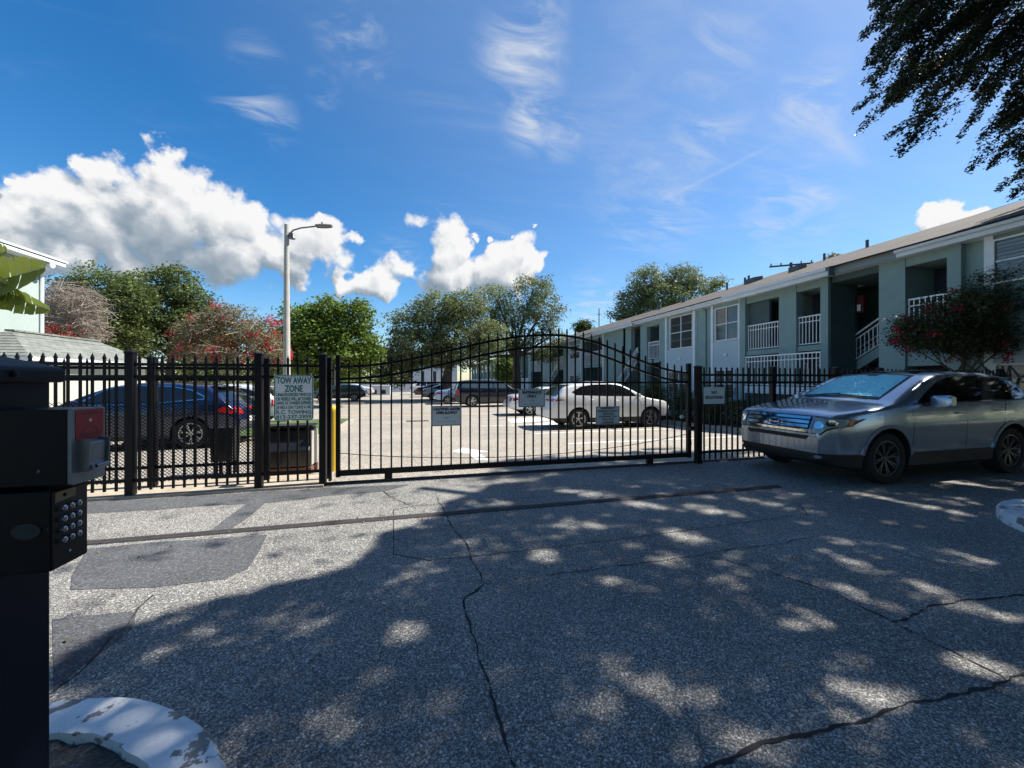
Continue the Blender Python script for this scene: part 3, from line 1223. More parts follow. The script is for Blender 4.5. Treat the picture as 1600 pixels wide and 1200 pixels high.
def emblem(o, w, h, yy):
    for k, (ww, dz) in enumerate(((0.16, 0.012), (0.24, 0.0), (0.16, -0.012))):
        MB().box(-ww * w / 2, ww * w / 2, -0.0035, -0.002, yy * h + dz * h * 3 - 0.004, yy * h + dz * h * 3 + 0.001).build('emblem_line', M_faint, o)


s1_ = sign('gate_sign', 'grey caution gates open slowly sign on the sliding gate', 674, 721, 634, 665.5, TS, [('CAUTION: GATES', 0.33, 0.165, 0.88, None), ('OPEN SLOWLY', 0.15, 0.165, 0.72, None)], M_sgrey, M_ink, M_edge)
emblem(s1_, 0.47, 0.31, -0.09)
MB().box(-0.15, 0.15, -0.0035, -0.002, -0.09, -0.083).build('faint_line', M_faint, s1_)
s2_ = sign('gate_sign', 'grey entrance only sign on the sliding gate', 810, 851.5, 608, 636, TS, [('ENTRANCE', 0.31, 0.20, 0.72, None), ('ONLY', 0.10, 0.20, 0.36, None)], M_sgrey, M_ink, M_edge)
emblem(s2_, 0.44, 0.3, -0.13)
MB().box(-0.13, 0.13, -0.0035, -0.002, -0.105, -0.098).build('faint_line', M_faint, s2_)
sign('gate_sign', 'grey resident parking only sign hung low on the gate', 931, 968, 635, 663, TS, [
    ('RESIDENT', 0.39, 0.135, 0.58, None), ('PARKING ONLY', 0.235, 0.135, 0.84, None), ('VISITOR', 0.08, 0.135, 0.48, None), ('PARKING ON', -0.075, 0.135, 0.72, None),
    ('WALLACE', -0.23, 0.135, 0.52, None), ('AVENUE', -0.385, 0.135, 0.46, None)], M_sgrey, M_ink, M_edge)
sign('fence_sign', 'white no soliciting sign on the fence right of the gate', 1099.5, 1132, 605, 631, TG - 0.04, [('NO', 0.18, 0.23, 0.26, None), ('SOLICITING', -0.12, 0.23, 0.84, None)], M_signw, M_ink)

# ================================================================ keypad pedestal
M_box = mat('keypad_black', (0.005, 0.0055, 0.008), 0.5, spec=.25, var=0.3, vscale=12, col2=(0.30, 0.31, 0.33), mixscale=34, mixlo=0.685, mixhi=0.71)
M_navy = mat('pedestal_navy', (0.006, 0.008, 0.018), 0.55, spec=.25, var=0.25, vscale=6)
M_grey = mat('reader_grey', (0.27, 0.30, 0.32), 0.45, metal=0.4, var=0.2, vscale=25)
M_red = mat('red_label', (0.40, 0.02, 0.03), 0.5, var=0.1, vscale=20)
M_brass = mat('brushed_plate', (0.20, 0.185, 0.13), 0.4, metal=0.8, var=0.25, vscale=8)
M_key = mat('key_metal', (0.50, 0.52, 0.55), 0.3, metal=0.9)
kp = thing('keypad_pedestal', 'dark entry keypad pedestal with red label and metal keys at the left edge', 'keypad')
MB().box(-1.17, -1.0, 1.21, 1.36, 0.05, 1.545).build('post', M_navy, kp, bevel=0.006)
cap = MB().add([(-1.20, 1.17, 1.515), (-.985, 1.17, 1.515), (-.985, 1.39, 1.515), (-1.20, 1.39, 1.515),
                (-1.20, 1.17, 1.555), (-.985, 1.17, 1.555), (-.985, 1.39, 1.555), (-1.20, 1.39, 1.555), (-1.11, 1.28, 1.60)],
               [(0, 3, 2, 1), (0, 1, 5, 4), (1, 2, 6, 5), (2, 3, 7, 6), (3, 0, 4, 7), (4, 5, 8), (5, 6, 8), (6, 7, 8), (7, 4, 8)])
cap = cap.build('hood', M_navy, kp, bevel=0.008)
MB().lathe([(0, 0), (0.008, 0.001), (0.009, 0.006), (0.0, 0.008)], 'x', 12, (-.986, 1.24, 1.537)).build('lock', M_box, cap)
# upper reader box
MB().box(-1.05, -0.836, 1.184, 1.30, 1.262, 1.449).build('reader_box', M_box, kp, bevel=0.003)
rp = MB().prism_x([(p[0] + 1.234, p[1] + 1.356) for p in rrect(0.104, 0.190, 0.006)], -0.836, -0.828).build('reader_plate', M_grey, kp)
rl = MB().prism_x([(p[0] + 1.236, p[1] + 1.408) for p in rrect(0.088, 0.076, 0.004)], -0.828, -0.8268).build('label', M_red, rp)
arc = [(-0.8266, 1.236 + 0.024 * math.cos(a), 1.386 + 0.016 * math.sin(a)) for a in [math.pi * k / 14 for k in range(15)]]
MB().tube(arc, 0.0006, 4).build('label_arc', M_ink, rl)
for (z, w) in ((1.437, 0.05), (1.383, 0.07), (1.377, 0.062)):
    MB().box(-0.8268, -0.8264, 1.236 - w / 2, 1.236 + w / 2, z - 0.0012, z + 0.0012).build('label_line', M_ink, rl)
MB().lathe([(0, 0.0008), (0.0045, 0.0008), (0.0045, 0.0), (0.003, 0.0)], 'x', 14, (-.8268, 1.236, 1.418)).build('label_ring', mat('label_white', (0.7, 0.7, 0.7), 0.5), rl)
hs_ = MB().prism_y([(-0.828, 1.294), (-0.807, 1.290), (-0.799, 1.298), (-0.801, 1.306), (-0.812, 1.306), (-0.809, 1.362), (-0.828, 1.366)], 1.204, 1.262)
hs_ = hs_.build('reader_shroud', M_grey, rp, bevel=0.003)
for y in (1.200, 1.263):
    MB().prism_y([(-0.828, 1.290), (-0.806, 1.290), (-0.803, 1.37), (-0.828, 1.372)], y, y + 0.003).build('shroud_side', M_grey, hs_)
MB().lathe([(0, 0.004), (0.004, 0.003), (0.005, 0)], 'x', 10, (-.802, 1.215, 1.301)).build('screw', M_box, hs_)
# lower keypad
kb_ = MB().box(-1.05, -0.858, 1.168, 1.272, 1.058, 1.252).build('keypad_box', M_box, kp, bevel=0.003)
MB().prism_x([(p[0] + 1.219, p[1] + 1.155) for p in rrect(0.098, 0.186, 0.003)], -0.858, -0.855).build('face_plate', mat('face_plate', (0.028, 0.028, 0.028), 0.42, metal=0.5, var=0.3, vscale=10), kb_)
MB().prism_x([(1.174, 1.222), (1.232, 1.226), (1.232, 1.247), (1.174, 1.247)], -0.855, -0.8542).build('brass_band', M_brass, kb_)
MB().lathe([(0, 0.003), (0.004, 0.002), (0.005, 0)], 'x', 12, (-.8542, 1.200, 1.236)).build('status_light', M_box, kb_)
for i in range(3):
    for j in range(4):
        y, z = 1.190 + i * 0.0212, 1.205 - j * 0.0262
        k_ = MB().lathe([(0, 0.0105), (0.0055, 0.0105), (0.0075, 0.009), (0.0078, 0.0)], 'x', 14, (-.855, y, z)).build('key', M_key, kb_, smooth=40)
        text('digit', '123456789*0#'[j * 3 + i], 0.009, M_ink, k_, (-.8442, y, z), (R(90), 0, R(90)), extrude=0.0002)
MB().lathe([(0, 0.003), (0.0035, 0.002), (0.004, 0)], 'x', 12, (-.855, 1.213, 1.09)).build('key_lock', M_key, kb_)
el = [(-.905 + 0.028 * math.cos(a), 1.16 + 0.019 * math.sin(a)) for a in [2 * math.pi * k / 28 for k in range(28)]]
MB().prism_y(el, 1.1665, 1.168).build('oval_badge', mat('badge_green', (0.012, 0.035, 0.035), 0.5), kb_)

# ================================================================ the long apartment building
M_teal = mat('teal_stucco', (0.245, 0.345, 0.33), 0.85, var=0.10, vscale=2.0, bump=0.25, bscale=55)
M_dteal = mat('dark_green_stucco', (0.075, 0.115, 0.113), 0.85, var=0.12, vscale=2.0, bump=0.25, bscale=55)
M_side = mat('pale_blue_siding', (0.44, 0.545, 0.585), 0.7, var=0.06, vscale=3)
M_trim = mat('white_trim', (0.76, 0.80, 0.81), 0.6, var=0.05, vscale=4)
M_fascia = mat('fascia_white', (0.70, 0.74, 0.77), 0.55, var=0.06, vscale=2)
M_fascg = mat('fascia_grey', (0.22, 0.26, 0.27), 0.6, var=0.06, vscale=2)
M_railw = mat('railing_white', (0.85, 0.87, 0.87), 0.45)
M_door = mat('door_navy', (0.012, 0.014, 0.04), 0.5)
M_dark = mat('dark_opening', (0.02, 0.024, 0.026), 0.9)
M_pane = mat('window_glass', (0.05, 0.06, 0.065), 0.06, spec=0.9)
M_blind = mat('window_blind', (0.27, 0.30, 0.31), 0.6)
M_deck = mat('deck_grey', (0.20, 0.22, 0.22), 0.85, var=0.1)


def shingle_mat(name, c1, c2, c3):
    m = bpy.data.materials.new(name)
    m.use_nodes = True
    nt = m.node_tree
    L = nt.links.new
    b = nt.nodes['Principled BSDF']
    b.inputs['Roughness'].default_value = 0.92
    tc = nt.nodes.new('ShaderNodeTexCoord')
    mp = nt.nodes.new('ShaderNodeMapping')
    mp.inputs['Rotation'].default_value = (0, 0, R(90))
    L(tc.outputs['Object'], mp.inputs[0])
    br = nt.nodes.new('ShaderNodeTexBrick')
    br.inputs['Scale'].default_value = 1.0
    br.inputs['Brick Width'].default_value = 0.30
    br.inputs['Row Height'].default_value = 0.135
    br.inputs['Mortar Size'].default_value = 0.006
    br.inputs['Color1'].default_value = (*c1, 1)
    br.inputs['Color2'].default_value = (*c2, 1)
    br.inputs['Mortar'].default_value = (*c3, 1)
    br.inputs['Bias'].default_value = 0.0
    L(mp.outputs[0], br.inputs['Vector'])
    n = nt.nodes.new('ShaderNodeTexNoise')
    n.inputs['Scale'].default_value = 9.0
    n.inputs['Detail'].default_value = 6
    L(tc.outputs['Object'], n.inputs['Vector'])
    mr = nt.nodes.new('ShaderNodeMapRange')
    mr.inputs['To Min'].default_value = 0.45
    mr.inputs['To Max'].default_value = 1.55
    L(n.outputs[0], mr.inputs['Value'])
    hs = nt.nodes.new('ShaderNodeHueSaturation')
    L(br.outputs['Color'], hs.inputs['Color'])
    L(mr.outputs[0], hs.inputs['Value'])
    L(hs.outputs[0], b.inputs['Base Color'])
    bp = nt.nodes.new('ShaderNodeBump')
    bp.inputs['Strength'].default_value = 0.6
    bp.inputs['Distance'].default_value = 0.03
    L(br.outputs['Fac'], bp.inputs['Height'])
    bp.invert = True
    L(bp.outputs[0], b.inputs['Normal'])
    MATS[name] = m
    return m


M_shing = shingle_mat('brown_shingles', (0.060, 0.050, 0.042), (0.115, 0.095, 0.078), (0.02, 0.018, 0.016))
M_shing2 = shingle_mat('grey_green_shingles', (0.16, 0.175, 0.155), (0.23, 0.245, 0.22), (0.09, 0.10, 0.09))

SP, SB, SF = 14.0, 15.25, 13.62
ZG, ZF, ZW = -0.35, 2.83, 5.18
LAND = 1.30
apt = thing('apartment_building', 'long two-storey teal apartment building with balconies and white railings', 'building')


def tt(px, s=SP):
    return at_s(px, 0, s).y


def wallbox(name, s0, s1, t0, t1, z0, z1, m, parent=apt, bevel=0.0):
    return MB().box(s0, s1, t0, t1, z0, z1).build(name, m, parent, bevel=bevel)


def railing(parent, t0, t1, s, zf, h=1.10, pitch=0.125, far=False):
    mb = MB().box(s - .022, s + .022, t0, t1, zf + h - .045, zf + h)
    mb.box(s - .016, s + .016, t0, t1, zf + h - .235, zf + h - .205)
    mb.box(s - .016, s + .016, t0, t1, zf + 0.05, zf + 0.08)
    mb.box(s - .016, s + .016, t0, t0 + .03, zf + 0.0, zf + h - .045)
    mb.box(s - .016, s + .016, t1 - .03, t1, zf + 0.0, zf + h - .045)
    o = mb.build('railing', M_railw, parent)
    n = max(2, int((t1 - t0) / pitch))
    me = MB().box(-.011, .011, -.011, .011, 0, h - 0.10).mesh('baluster', M_railw)
    for k in range(1, n):
        link('baluster', me, o, (s, t0 + (t1 - t0) * k / n, zf + 0.07))
    return o


def window(parent, t0, t1, z0, z1, s, blinds=False, cols=2):
    """sliding window with white frame, seen from -x"""
    f = 0.05
    mb = MB()
    mb.box(s - .04, s + .03, t0 - f, t0, z0 - f, z1 + f)
    mb.box(s - .04, s + .03, t1, t1 + f, z0 - f, z1 + f)
    mb.box(s - .04, s + .03, t0, t1, z1, z1 + f)
    mb.box(s - .055, s + .03, t0, t1, z0 - f, z0)
    w = mb.build('window', M_trim, parent)
    for c in range(cols):
        a = t0 + (t1 - t0) * c / cols
        b = t0 + (t1 - t0) * (c + 1) / cols
        MB().box(s + .012, s + .018, a + .01, b - .01, z0, z1).build('pane', M_pane, w)
        if c:
            MB().box(s - .03, s + .025, a - .022, a + .022, z0, z1).build('mullion', M_trim, w)
        for fz in (.25, .5, .75):
            zm = z0 + (z1 - z0) * fz
            hh = .02 if fz == .5 else .008
            MB().box(s - .02, s + .011, a + .01, b - .01, zm - hh, zm + hh).build('sash_bar', M_trim if fz == .5 else M_blind, w)
    if blinds:
        n = int((z1 - z0) / 0.09)
        me = MB().add([(0, t0 + .02, 0), (0, t1 - .02, 0), (-0.006, t1 - .02, 0.055), (-0.006, t0 + .02, 0.055)], [(0, 1, 2, 3)]).mesh('blind_slat', M_blind)
        for k in range(n):
            link('blind_slat', me, w, (s + .0105, 0, z0 + 0.02 + k * (z1 - z0 - 0.03) / n))
    return w


def siding(parent, t0, t1, z0, z1, s, pitch=0.20):
    bk = MB().box(s + .012, s + .12, t0, t1, z0, z1).build('siding', M_side, parent)
    n = int((z1 - z0) / pitch)
    me = MB().prism_y([(0.0, 0.0), (-0.016, 0.0), (-0.003, pitch - 0.004), (0.0, pitch - 0.004)], 0, t1 - t0).mesh('board', M_side)
    for k in range(n):
        link('board', me, bk, (s + .012, t0, z0 + k * pitch))
    return bk


def bay_siding(p0, p1, wp0, wp1, wy0, wy1, near=True):
    """siding bay between two white corner boards (px from near to far)"""
    t0, t1 = tt(p0), tt(p1)
    z0 = ZG
    wm = (wp0 + wp1) / 2
    zt, zb = at_s(wm, wy0, SP).z, at_s(wm, wy1, SP).z
    siding(apt, t0, t1, z0, zb - .06, SP)
    wallbox('wall', SP + .02, SP + .15, t0, t1, zb - .06, ZW, M_teal)
    for t in (t0, t1):
        wallbox('corner_board', SP - .035, SP + .14, t - .07, t + .07, ZG, ZW, M_trim)
    window(apt, max(tt(wp0), t0 + 0.12), min(tt(wp1), t1 - 0.12), zb, zt, SP - .0)
    # wall vent
    tm = (t0 + t1) / 2 - 0.1
    MB().prism_y([(SP - .09, ZF - .16), (SP - .03, ZF - .03), (SP, ZF - .03), (SP, ZF - .16)], tm, tm + 0.16).build('vent_hood', M_trim, apt)
    # lower window
    window(apt, t0 + 0.3, t1 - 0.35, 0.75, 2.0, SP - .06)


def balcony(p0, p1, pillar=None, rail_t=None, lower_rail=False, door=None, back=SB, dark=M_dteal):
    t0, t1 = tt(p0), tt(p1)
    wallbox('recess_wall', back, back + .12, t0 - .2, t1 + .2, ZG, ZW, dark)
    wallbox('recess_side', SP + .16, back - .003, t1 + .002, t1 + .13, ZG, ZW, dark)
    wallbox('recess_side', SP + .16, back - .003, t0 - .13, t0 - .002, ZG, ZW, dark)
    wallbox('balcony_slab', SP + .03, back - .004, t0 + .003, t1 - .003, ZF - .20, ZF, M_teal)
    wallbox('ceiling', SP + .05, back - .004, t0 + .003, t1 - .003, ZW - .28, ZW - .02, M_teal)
    wallbox('lintel', SP + .0, SP + .14, t0 + .002, t1 - .002, ZW - .30, ZW + .1, M_teal)
    railing(apt, t0 + .02, t1 - .02, SP + .09, ZF)
    if pillar:
        wallbox('pillar', SP - .03, SP + .32, tt(pillar[0]), tt(pillar[1]), ZG, ZW + .1, M_teal)
    d0 = door or (t0 + (t1 - t0) * 0.12)
    dr = wallbox('door', back - .05, back - .004, d0, d0 + 0.9, ZF + .01, ZF + 2.05, M_door)
    MB().lathe([(0, -.05), (.03, -.045), (.03, -.01), (.012, 0)], 'x', 12, (back - .05, d0 + .8, ZF + 1.0)).build('handle', M_steel, dr)
    dr = wallbox('door', back - .05, back - .004, d0, d0 + 0.9, LAND - 1.3, LAND + .75, M_door)


# near siding bay and wall (right edge of the view)
t0 = 4.3
tb = tt(1547)
siding(apt, t0, tb, ZG, 2.6, SP)
wallbox('wall', SP + .02, SP + .15, t0, tb, 2.6, ZW, M_teal)
wallbox('corner_board', SP - .04, SP + .14, tb - .07, tb + .09, ZG, ZW, M_trim)
window(apt, 4.7, tt(1556), at_s(1580, 437, SP).z, at_s(1580, 372, SP).z, SP - .02, blinds=True)
window(apt, 4.7, tt(1560), 0.7, 1.9, SP - .06)
wallbox('wall', SP + .12, SP + .25, tb + .09, tt(1504), ZG, ZW, M_teal)
wallbox('pillar', SP - .06, SP + .5, tt(1504), tt(1482), ZG, ZW + .1, M_teal)
# balcony beside it
balcony(1482, 1415)
wallbox('lower_wall', SP + .05, SP + .15, tt(1482) + .01, tt(1415) - .01, 1.95, ZF - .2, M_teal)
wallbox('lower_opening', SP + .5, SP + .6, tt(1482) + .01, tt(1415) - .01, ZG, 1.95, M_dark)
# wall between balcony and stairwell
wallbox('wall', SP - .02, SB, tt(1415), tt(1374), ZG, ZW + .1, M_teal)
# stairwell
ts0, ts1 = tt(1374), tt(1298)
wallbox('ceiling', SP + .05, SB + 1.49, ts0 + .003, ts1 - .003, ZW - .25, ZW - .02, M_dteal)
stair = MB()
run = 2.35
nst = 9
for k in range(nst):
    tk = ts0 + 0.55 + run * (1 - (k + 1) / nst)
    zk = LAND + (ZF - LAND) * (k + 1) / nst
    stair.box(SP + 1.30, SP + 2.3, tk, tk + run / nst + .03, zk - .05, zk)
st_ = stair.build('stair', M_deck, apt)
sx, sa, sb_ = SP + 1.26, ts0 + .55, ts0 + .55 + run
MB().add([(sx, sa, ZF - .32), (sx, sa, ZF + .03), (sx, sb_, LAND + .03), (sx, sb_, LAND - .32),
          (sx + .038, sa, ZF - .32), (sx + .038, sa, ZF + .03), (sx + .038, sb_, LAND + .03), (sx + .038, sb_, LAND - .32)],
         [(0, 1, 2, 3), (7, 6, 5, 4), (0, 4, 5, 1), (1, 5, 6, 2), (2, 6, 7, 3), (3, 7, 4, 0)]).build('stringer', M_teal, st_)


def stair_rail(s, ta, za, tb_, zb_, n=18, h=0.95):
    mb = MB().bar((s, ta, za + h), (s, tb_, zb_ + h), .045)
    mb.bar((s, ta, za + h - .17), (s, tb_, zb_ + h - .17), .03)
    mb.bar((s, ta, za + .07), (s, tb_, zb_ + .07), .03)
    mb.bar((s, ta, za), (s, ta, za + h), .045)
    mb.bar((s, tb_, zb_), (s, tb_, zb_ + h), .045)
    o = mb.build('railing', M_railw, apt)
    me = MB().box(-.011, .011, -.011, .011, 0.07, h - .16).mesh('baluster', M_railw)
    for k in range(1, n):
        u = k / n
        link('baluster', me, o, (s, ta + (tb_ - ta) * u, za + (zb_ - za) * u))


stair_rail(SP + 1.24, ts0 + .58, ZF, ts0 + .55 + run, LAND)
stair_rail(SP + 2.3, ts0 + .58, ZF, ts0 + .55 + run, LAND)
wallbox('floor_slab', SP + 1.25, SB + 1.49, ts0 - .1, ts0 + .55, ZF - .2, ZF, M_dteal)
cab_ = MB().box(SB - .02, SB + .16, tt(1345, SB) - .1, tt(1345, SB) + .2, at_s(1343, 489, SB).z, at_s(1343, 462, SB).z).build('extinguisher_cabinet', mat('cabinet_maroon', (0.10, 0.02, 0.02), 0.5), apt)
MB().box(SB - .03, SB - .022, tt(1343, SB) - .05, tt(1343, SB) + .06, at_s(1343, 486, SB).z, at_s(1343, 476, SB).z).build('label', M_signw, cab_)
# projecting wall, then the balcony bay with its landing
pw0, pw1 = tt(1298), tt(1286)
wallbox('pillar', SP - .12, SP - .004, pw0, pw1, ZG, ZW + .12, M_teal)
wallbox('projecting_wall', SP, SB - .12, pw0, pw1 - .04, ZG, ZW + .1, M_dteal)
balcony(1285, 1166, pillar=(1245, 1218))
wallbox('recess_panel', SP + .17, SP + .30, tt(1197), tt(1166) - .003, ZG, ZW - .31, M_dteal)
wallbox('pillar', SP - .06, SP + .3, tt(1166), tt(1157), ZG, ZW + .1, M_teal)
# raised landing in front of the bay
lt0, lt1 = tt(1287, 13.4), tt(1168, 13.4)
wallbox('landing_slab', 13.25, SP - .07, lt0, lt1, LAND - .28, LAND, M_trim)
wallbox('landing_base', 13.6, SP - .075, lt0 + .05, lt1 - .05, ZG, LAND - .285, M_dteal)
railing(apt, lt0 + .02, lt1 - .02, 13.30, LAND, h=1.22, pitch=0.145)
window(apt, tt(1262, SB), tt(1232, SB), 1.0, 2.2, SB - .05, blinds=False, cols=3)
bay_siding(1157, 1113, 1155, 1119, 480, 530)
wallbox('wall', SP + .10, SP + .24, tt(1113) + .07, tt(1085) - .07, ZG, ZW, M_teal)
MB().tube([(SP + .05, tt(1101), ZG), (SP + .05, tt(1101), ZW - .15), (SP - .25, tt(1101), ZW + .05)], .045, 8).build('downpipe', M_teal, apt)
bay_siding(1085, 1041, 1082, 1048, 494, 543)
wallbox('wall', SP + .0, SP + .24, tt(1041) + .07, tt(1030), ZG, ZW, M_teal)
balcony(1030, 1011)
wallbox('wall', SP - .02, SP + .24, tt(1011), tt(1001), ZG, ZW, M_teal)
# second stairwell
a0, a1 = tt(1001), tt(975)
wallbox('recess_wall', SB + .2, SB + .32, a0 - .1, a1 + .2, ZG, ZW, M_dteal)
wallbox('pillar', SP, SP + .3, tt(986), tt(977), 2.6, ZW, M_teal)
wallbox('floor_slab', SP + .6, SB + .2, a0, a1, ZF - .2, ZF, M_dteal)
stair_rail(SP - .1, a0 + .2, ZF - .1, a0 + 3.0, LAND - .9, n=16)
st2 = MB()
for k in range(10):
    st2.box(SP - .08, SP + .9, a0 + .2 + .28 * k, a0 + .5 + .28 * k, ZF - .2 - .24 * k, ZF - .12 - .24 * k)
st2.build('stair', M_deck, apt)
wallbox('wall', SP - .05, SP + .24, a1, tt(944), ZG, ZW, M_teal)
wallbox('wall', SP - .06, SB, a1, a1 + .15, ZG, ZW, M_teal)
balcony(942, 912)
railing(apt, tt(942) + .1, tt(912) - .1, SP - .3, 0.35, h=1.15, pitch=0.18)
wallbox('corner_board', SP - .05, SP + .15, tt(944) - .06, tt(942), ZG, ZW, M_trim)
bay_siding(908, 889, 906, 891, 540, 560)
wallbox('wall', SP - .05, SP + .24, tt(889) + .08, tt(881), ZG, ZW, M_teal)
balcony(881, 864)
wallbox('wall', SP - .1, SP + .24, tt(864), tt(849), ZG, ZW, M_teal)
a0 = tt(864)
stair_rail(SP - .3, a0 - 2.5, ZF - .3, a0 + 1.6, -.1, n=14)
balcony(848, 830)
wallbox('wall', SP - .05, SP + .24, tt(830), tt(826), ZG, ZW, M_teal)
siding(apt, tt(826), tt(815), ZG, 1.9, SP)
wallbox('wall', SP + .4, SP + .5, tt(826), tt(815), 1.9, ZW, M_dteal)
TEND = tt(815)
wallbox('end_wall', SP, SP + 12, TEND, TEND + .2, ZG, ZW + .1, M_teal)
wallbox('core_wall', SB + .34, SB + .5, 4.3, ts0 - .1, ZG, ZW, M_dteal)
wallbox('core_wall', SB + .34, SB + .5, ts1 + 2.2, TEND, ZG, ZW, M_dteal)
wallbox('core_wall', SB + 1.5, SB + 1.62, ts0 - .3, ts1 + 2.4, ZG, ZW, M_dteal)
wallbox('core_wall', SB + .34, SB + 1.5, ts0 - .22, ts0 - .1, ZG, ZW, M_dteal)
wallbox('end_wall', SP + .16, SP + 12, 4.1, 4.29, ZG, ZW + .1, M_teal)
for (a, b) in ((tt(1482), tt(1415)),):
    pass

# eaves, fascia boards and roof
TR0 = 3.7
j0, j1, j2 = tt(1400, SF), tt(1301, SF), tt(1136, SF)
zb_, zt_ = 5.12, 5.36


def fascia(s, t0, t1, z0, z1, m):
    f = wallbox('fascia', s, s + .04, t0, t1, z0, z1, m)
    MB().prism_y([(s - .10, z1 - .10), (s - .075, z1 - .125), (s - .002, z1 - .125), (s - .002, z1), (s - .10, z1)], t0, t1).build('gutter', m, f)
    return f


fascia(SF, TR0, j0, zb_, zt_, M_fascia)
wallbox('fascia', SF + .03, SF + .07, j0, j1, zb_ - .0, zt_, M_fascg)
fascia(SF - .22, j1, j2, zb_ - .06, zt_ - .03, M_fascia)
wallbox('fascia', SF - .22, SF + .07, j1 - .04, j1 - .002, zb_ - .06, zt_ - .03, M_fascg)
fascia(SF, j2 + .001, tt(1083, SF), zb_ + .02, zt_, M_fascia)
fascia(SF, tt(1083, SF) + .001, tt(990, SF), zb_ + .02, zt_, M_fascia)
fascia(SF - .12, tt(990, SF) + .001, tt(930, SF), zb_ - .03, zt_, M_fascia)
fascia(SF, tt(930, SF) + .001, TEND + .5, zb_, zt_, M_fascia)
wallbox('soffit', SF + .075, SP + .3, TR0, TEND + .5, zb_ + .03, zb_ + .06, M_trim)
SR, ZR = 20.3, 7.74
mb = MB()
e = SF - .115
pl = [(e, zt_ + .01), (SR, ZR), (SR * 2 - e, zt_ + .01), (SR * 2 - e, zt_ - .04), (SR, ZR - .12), (e, zt_ - .04)]
mb.prism_y(pl, TR0, TEND + .5)
mb.build('roof', M_shing, apt)
mb = MB()
sl = (ZR - zt_) / (SR - e)
mb.prism_y([(SF - .25, zt_ - .02), (SF + .5, zt_ + .02 + sl * .53), (SF + .5, zt_ - .03), (SF - .25, zt_ - .06)], j1, j2)
mb.build('roof_edge', M_shing, apt)


def roofz(s):
    return zt_ + sl * (s - e)


for (px, s, w, h) in ((1355, 19.6, .12, .34), (1288, 19.4, .11, .34), (1246, 17.5, .5, .28), (1178, 18.5, .6, .3), (1170, 18.9, .12, .45), (1136, 18.5, .12, .45), (1164, 18.7, .12, .4), (1068, 18.8, .3, .4), (1030, 18.8, .3, .4)):
    t = tt(px, s)
    if h < .32:
        MB().prism_y([(s - w / 2, roofz(s) - .1), (s - w / 2, roofz(s) + h * .6), (s + w / 2, roofz(s) + h), (s + w / 2, roofz(s) - .1)], t - w / 2, t + w / 2).build('roof_vent', mat('vent_grey', (0.12, 0.12, 0.12), 0.6), apt)
    else:
        MB().lathe([(0, h), (w / 2, h), (w / 2, -.2)], 'z', 12, (s, t, roofz(s))).build('vent_pipe', mat('vent_grey', (0.12, 0.12, 0.12), 0.6), apt)

# ================================================================ further buildings
def house(name, label, s0, s1, t0, t1, zw, zr, wallm, roofm, wins=(), over=0.5, hip=True, base=-0.35, facing='-x'):
    o = thing(name, label, 'building')
    MB().box(s0, s1, t0, t1, base, zw).build('wall', wallm, o)
    a, b, c, d = s0 - over, s1 + over, t0 - over, t1 + over
    m = MB()
    z = zw
    if hip:
        hw = (b - a) / 2
        r0, r1 = (c + hw * .8, d - hw * .8) if (d - c) > (b - a) else ((c + d) / 2, (c + d) / 2)
        xm = (a + b) / 2
        vs = [(a, c, z), (b, c, z), (b, d, z), (a, d, z), (xm, r0, zr), (xm, r1, zr), (a, c, z - .1), (b, c, z - .1), (b, d, z - .1), (a, d, z - .1)]
        m.add(vs, [(0, 1, 4), (1, 2, 5, 4), (2, 3, 5), (3, 0, 4, 5), (0, 6, 7, 1), (1, 7, 8, 2), (2, 8, 9, 3), (3, 9, 6, 0), (6, 9, 8, 7)])
    else:
        xm = (a + b) / 2
        m.prism_y([(a, z), (xm, zr), (b, z), (b, z - .12), (xm, zr - .14), (a, z - .12)], c, d)
    m.build('roof', roofm, o)
    return o


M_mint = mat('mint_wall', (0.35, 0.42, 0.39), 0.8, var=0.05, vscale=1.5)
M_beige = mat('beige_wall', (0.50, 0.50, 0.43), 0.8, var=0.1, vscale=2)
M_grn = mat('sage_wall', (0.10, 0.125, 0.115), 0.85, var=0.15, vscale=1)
M_pale = mat('pale_wall', (0.55, 0.58, 0.60), 0.8, var=0.06)

# pale building at the far left: wall facing the car park, open eaves
S_L = -15.5
tc_ = at_s(69, 0, S_L).y
lb = thing('apartment_building', 'pale mint two-storey building at the far left with white eaves', 'building')
MB().box(S_L - 9, S_L, 8.0, tc_, -0.35, 6.55).build('wall', M_mint, lb)
ze = 1.52 + 0.341 * 14.9
te = at_s(103, 0, -14.9).y
MB().prism_x([(8.0, ze - .12), (te, ze - .12), (te, ze + .10), (8.0, ze + .10)], -14.94, -14.90).build('fascia', M_trim, lb)
MB().prism_y([(-15.02, ze + .02), (-14.89, ze + .05), (-14.86, ze + .14), (-15.02, ze + .14)], 8.0, te + .1).build('gutter', M_trim, lb)
MB().box(S_L, -14.95, 8.0, te, ze - .10, ze - .06).build('soffit', M_trim, lb)
MB().prism_y([(-14.9, ze + .12), (-20, ze + 1.7), (-25, ze + .12), (-25, ze), (-14.9, ze)], 8.0, te).build('roof', M_shing2, lb)
MB().tube([(S_L + .06, tc_ - .18, -0.3), (S_L + .06, tc_ - .18, ze - .35), (S_L + .4, tc_ - .1, ze - .02)], .06, 8).build('downpipe', M_trim, lb)
fl_ = MB().box(S_L + .2, S_L + .42, te - .75, te - .5, ze - .30, ze - .12)
fl_.lathe([(0, 0.0), (.10, .02), (.13, .16), (.0, .18)], 'x', 14, (S_L + .42, te - .6, ze - .2))
fl_.build('floodlight', M_trim, lb)

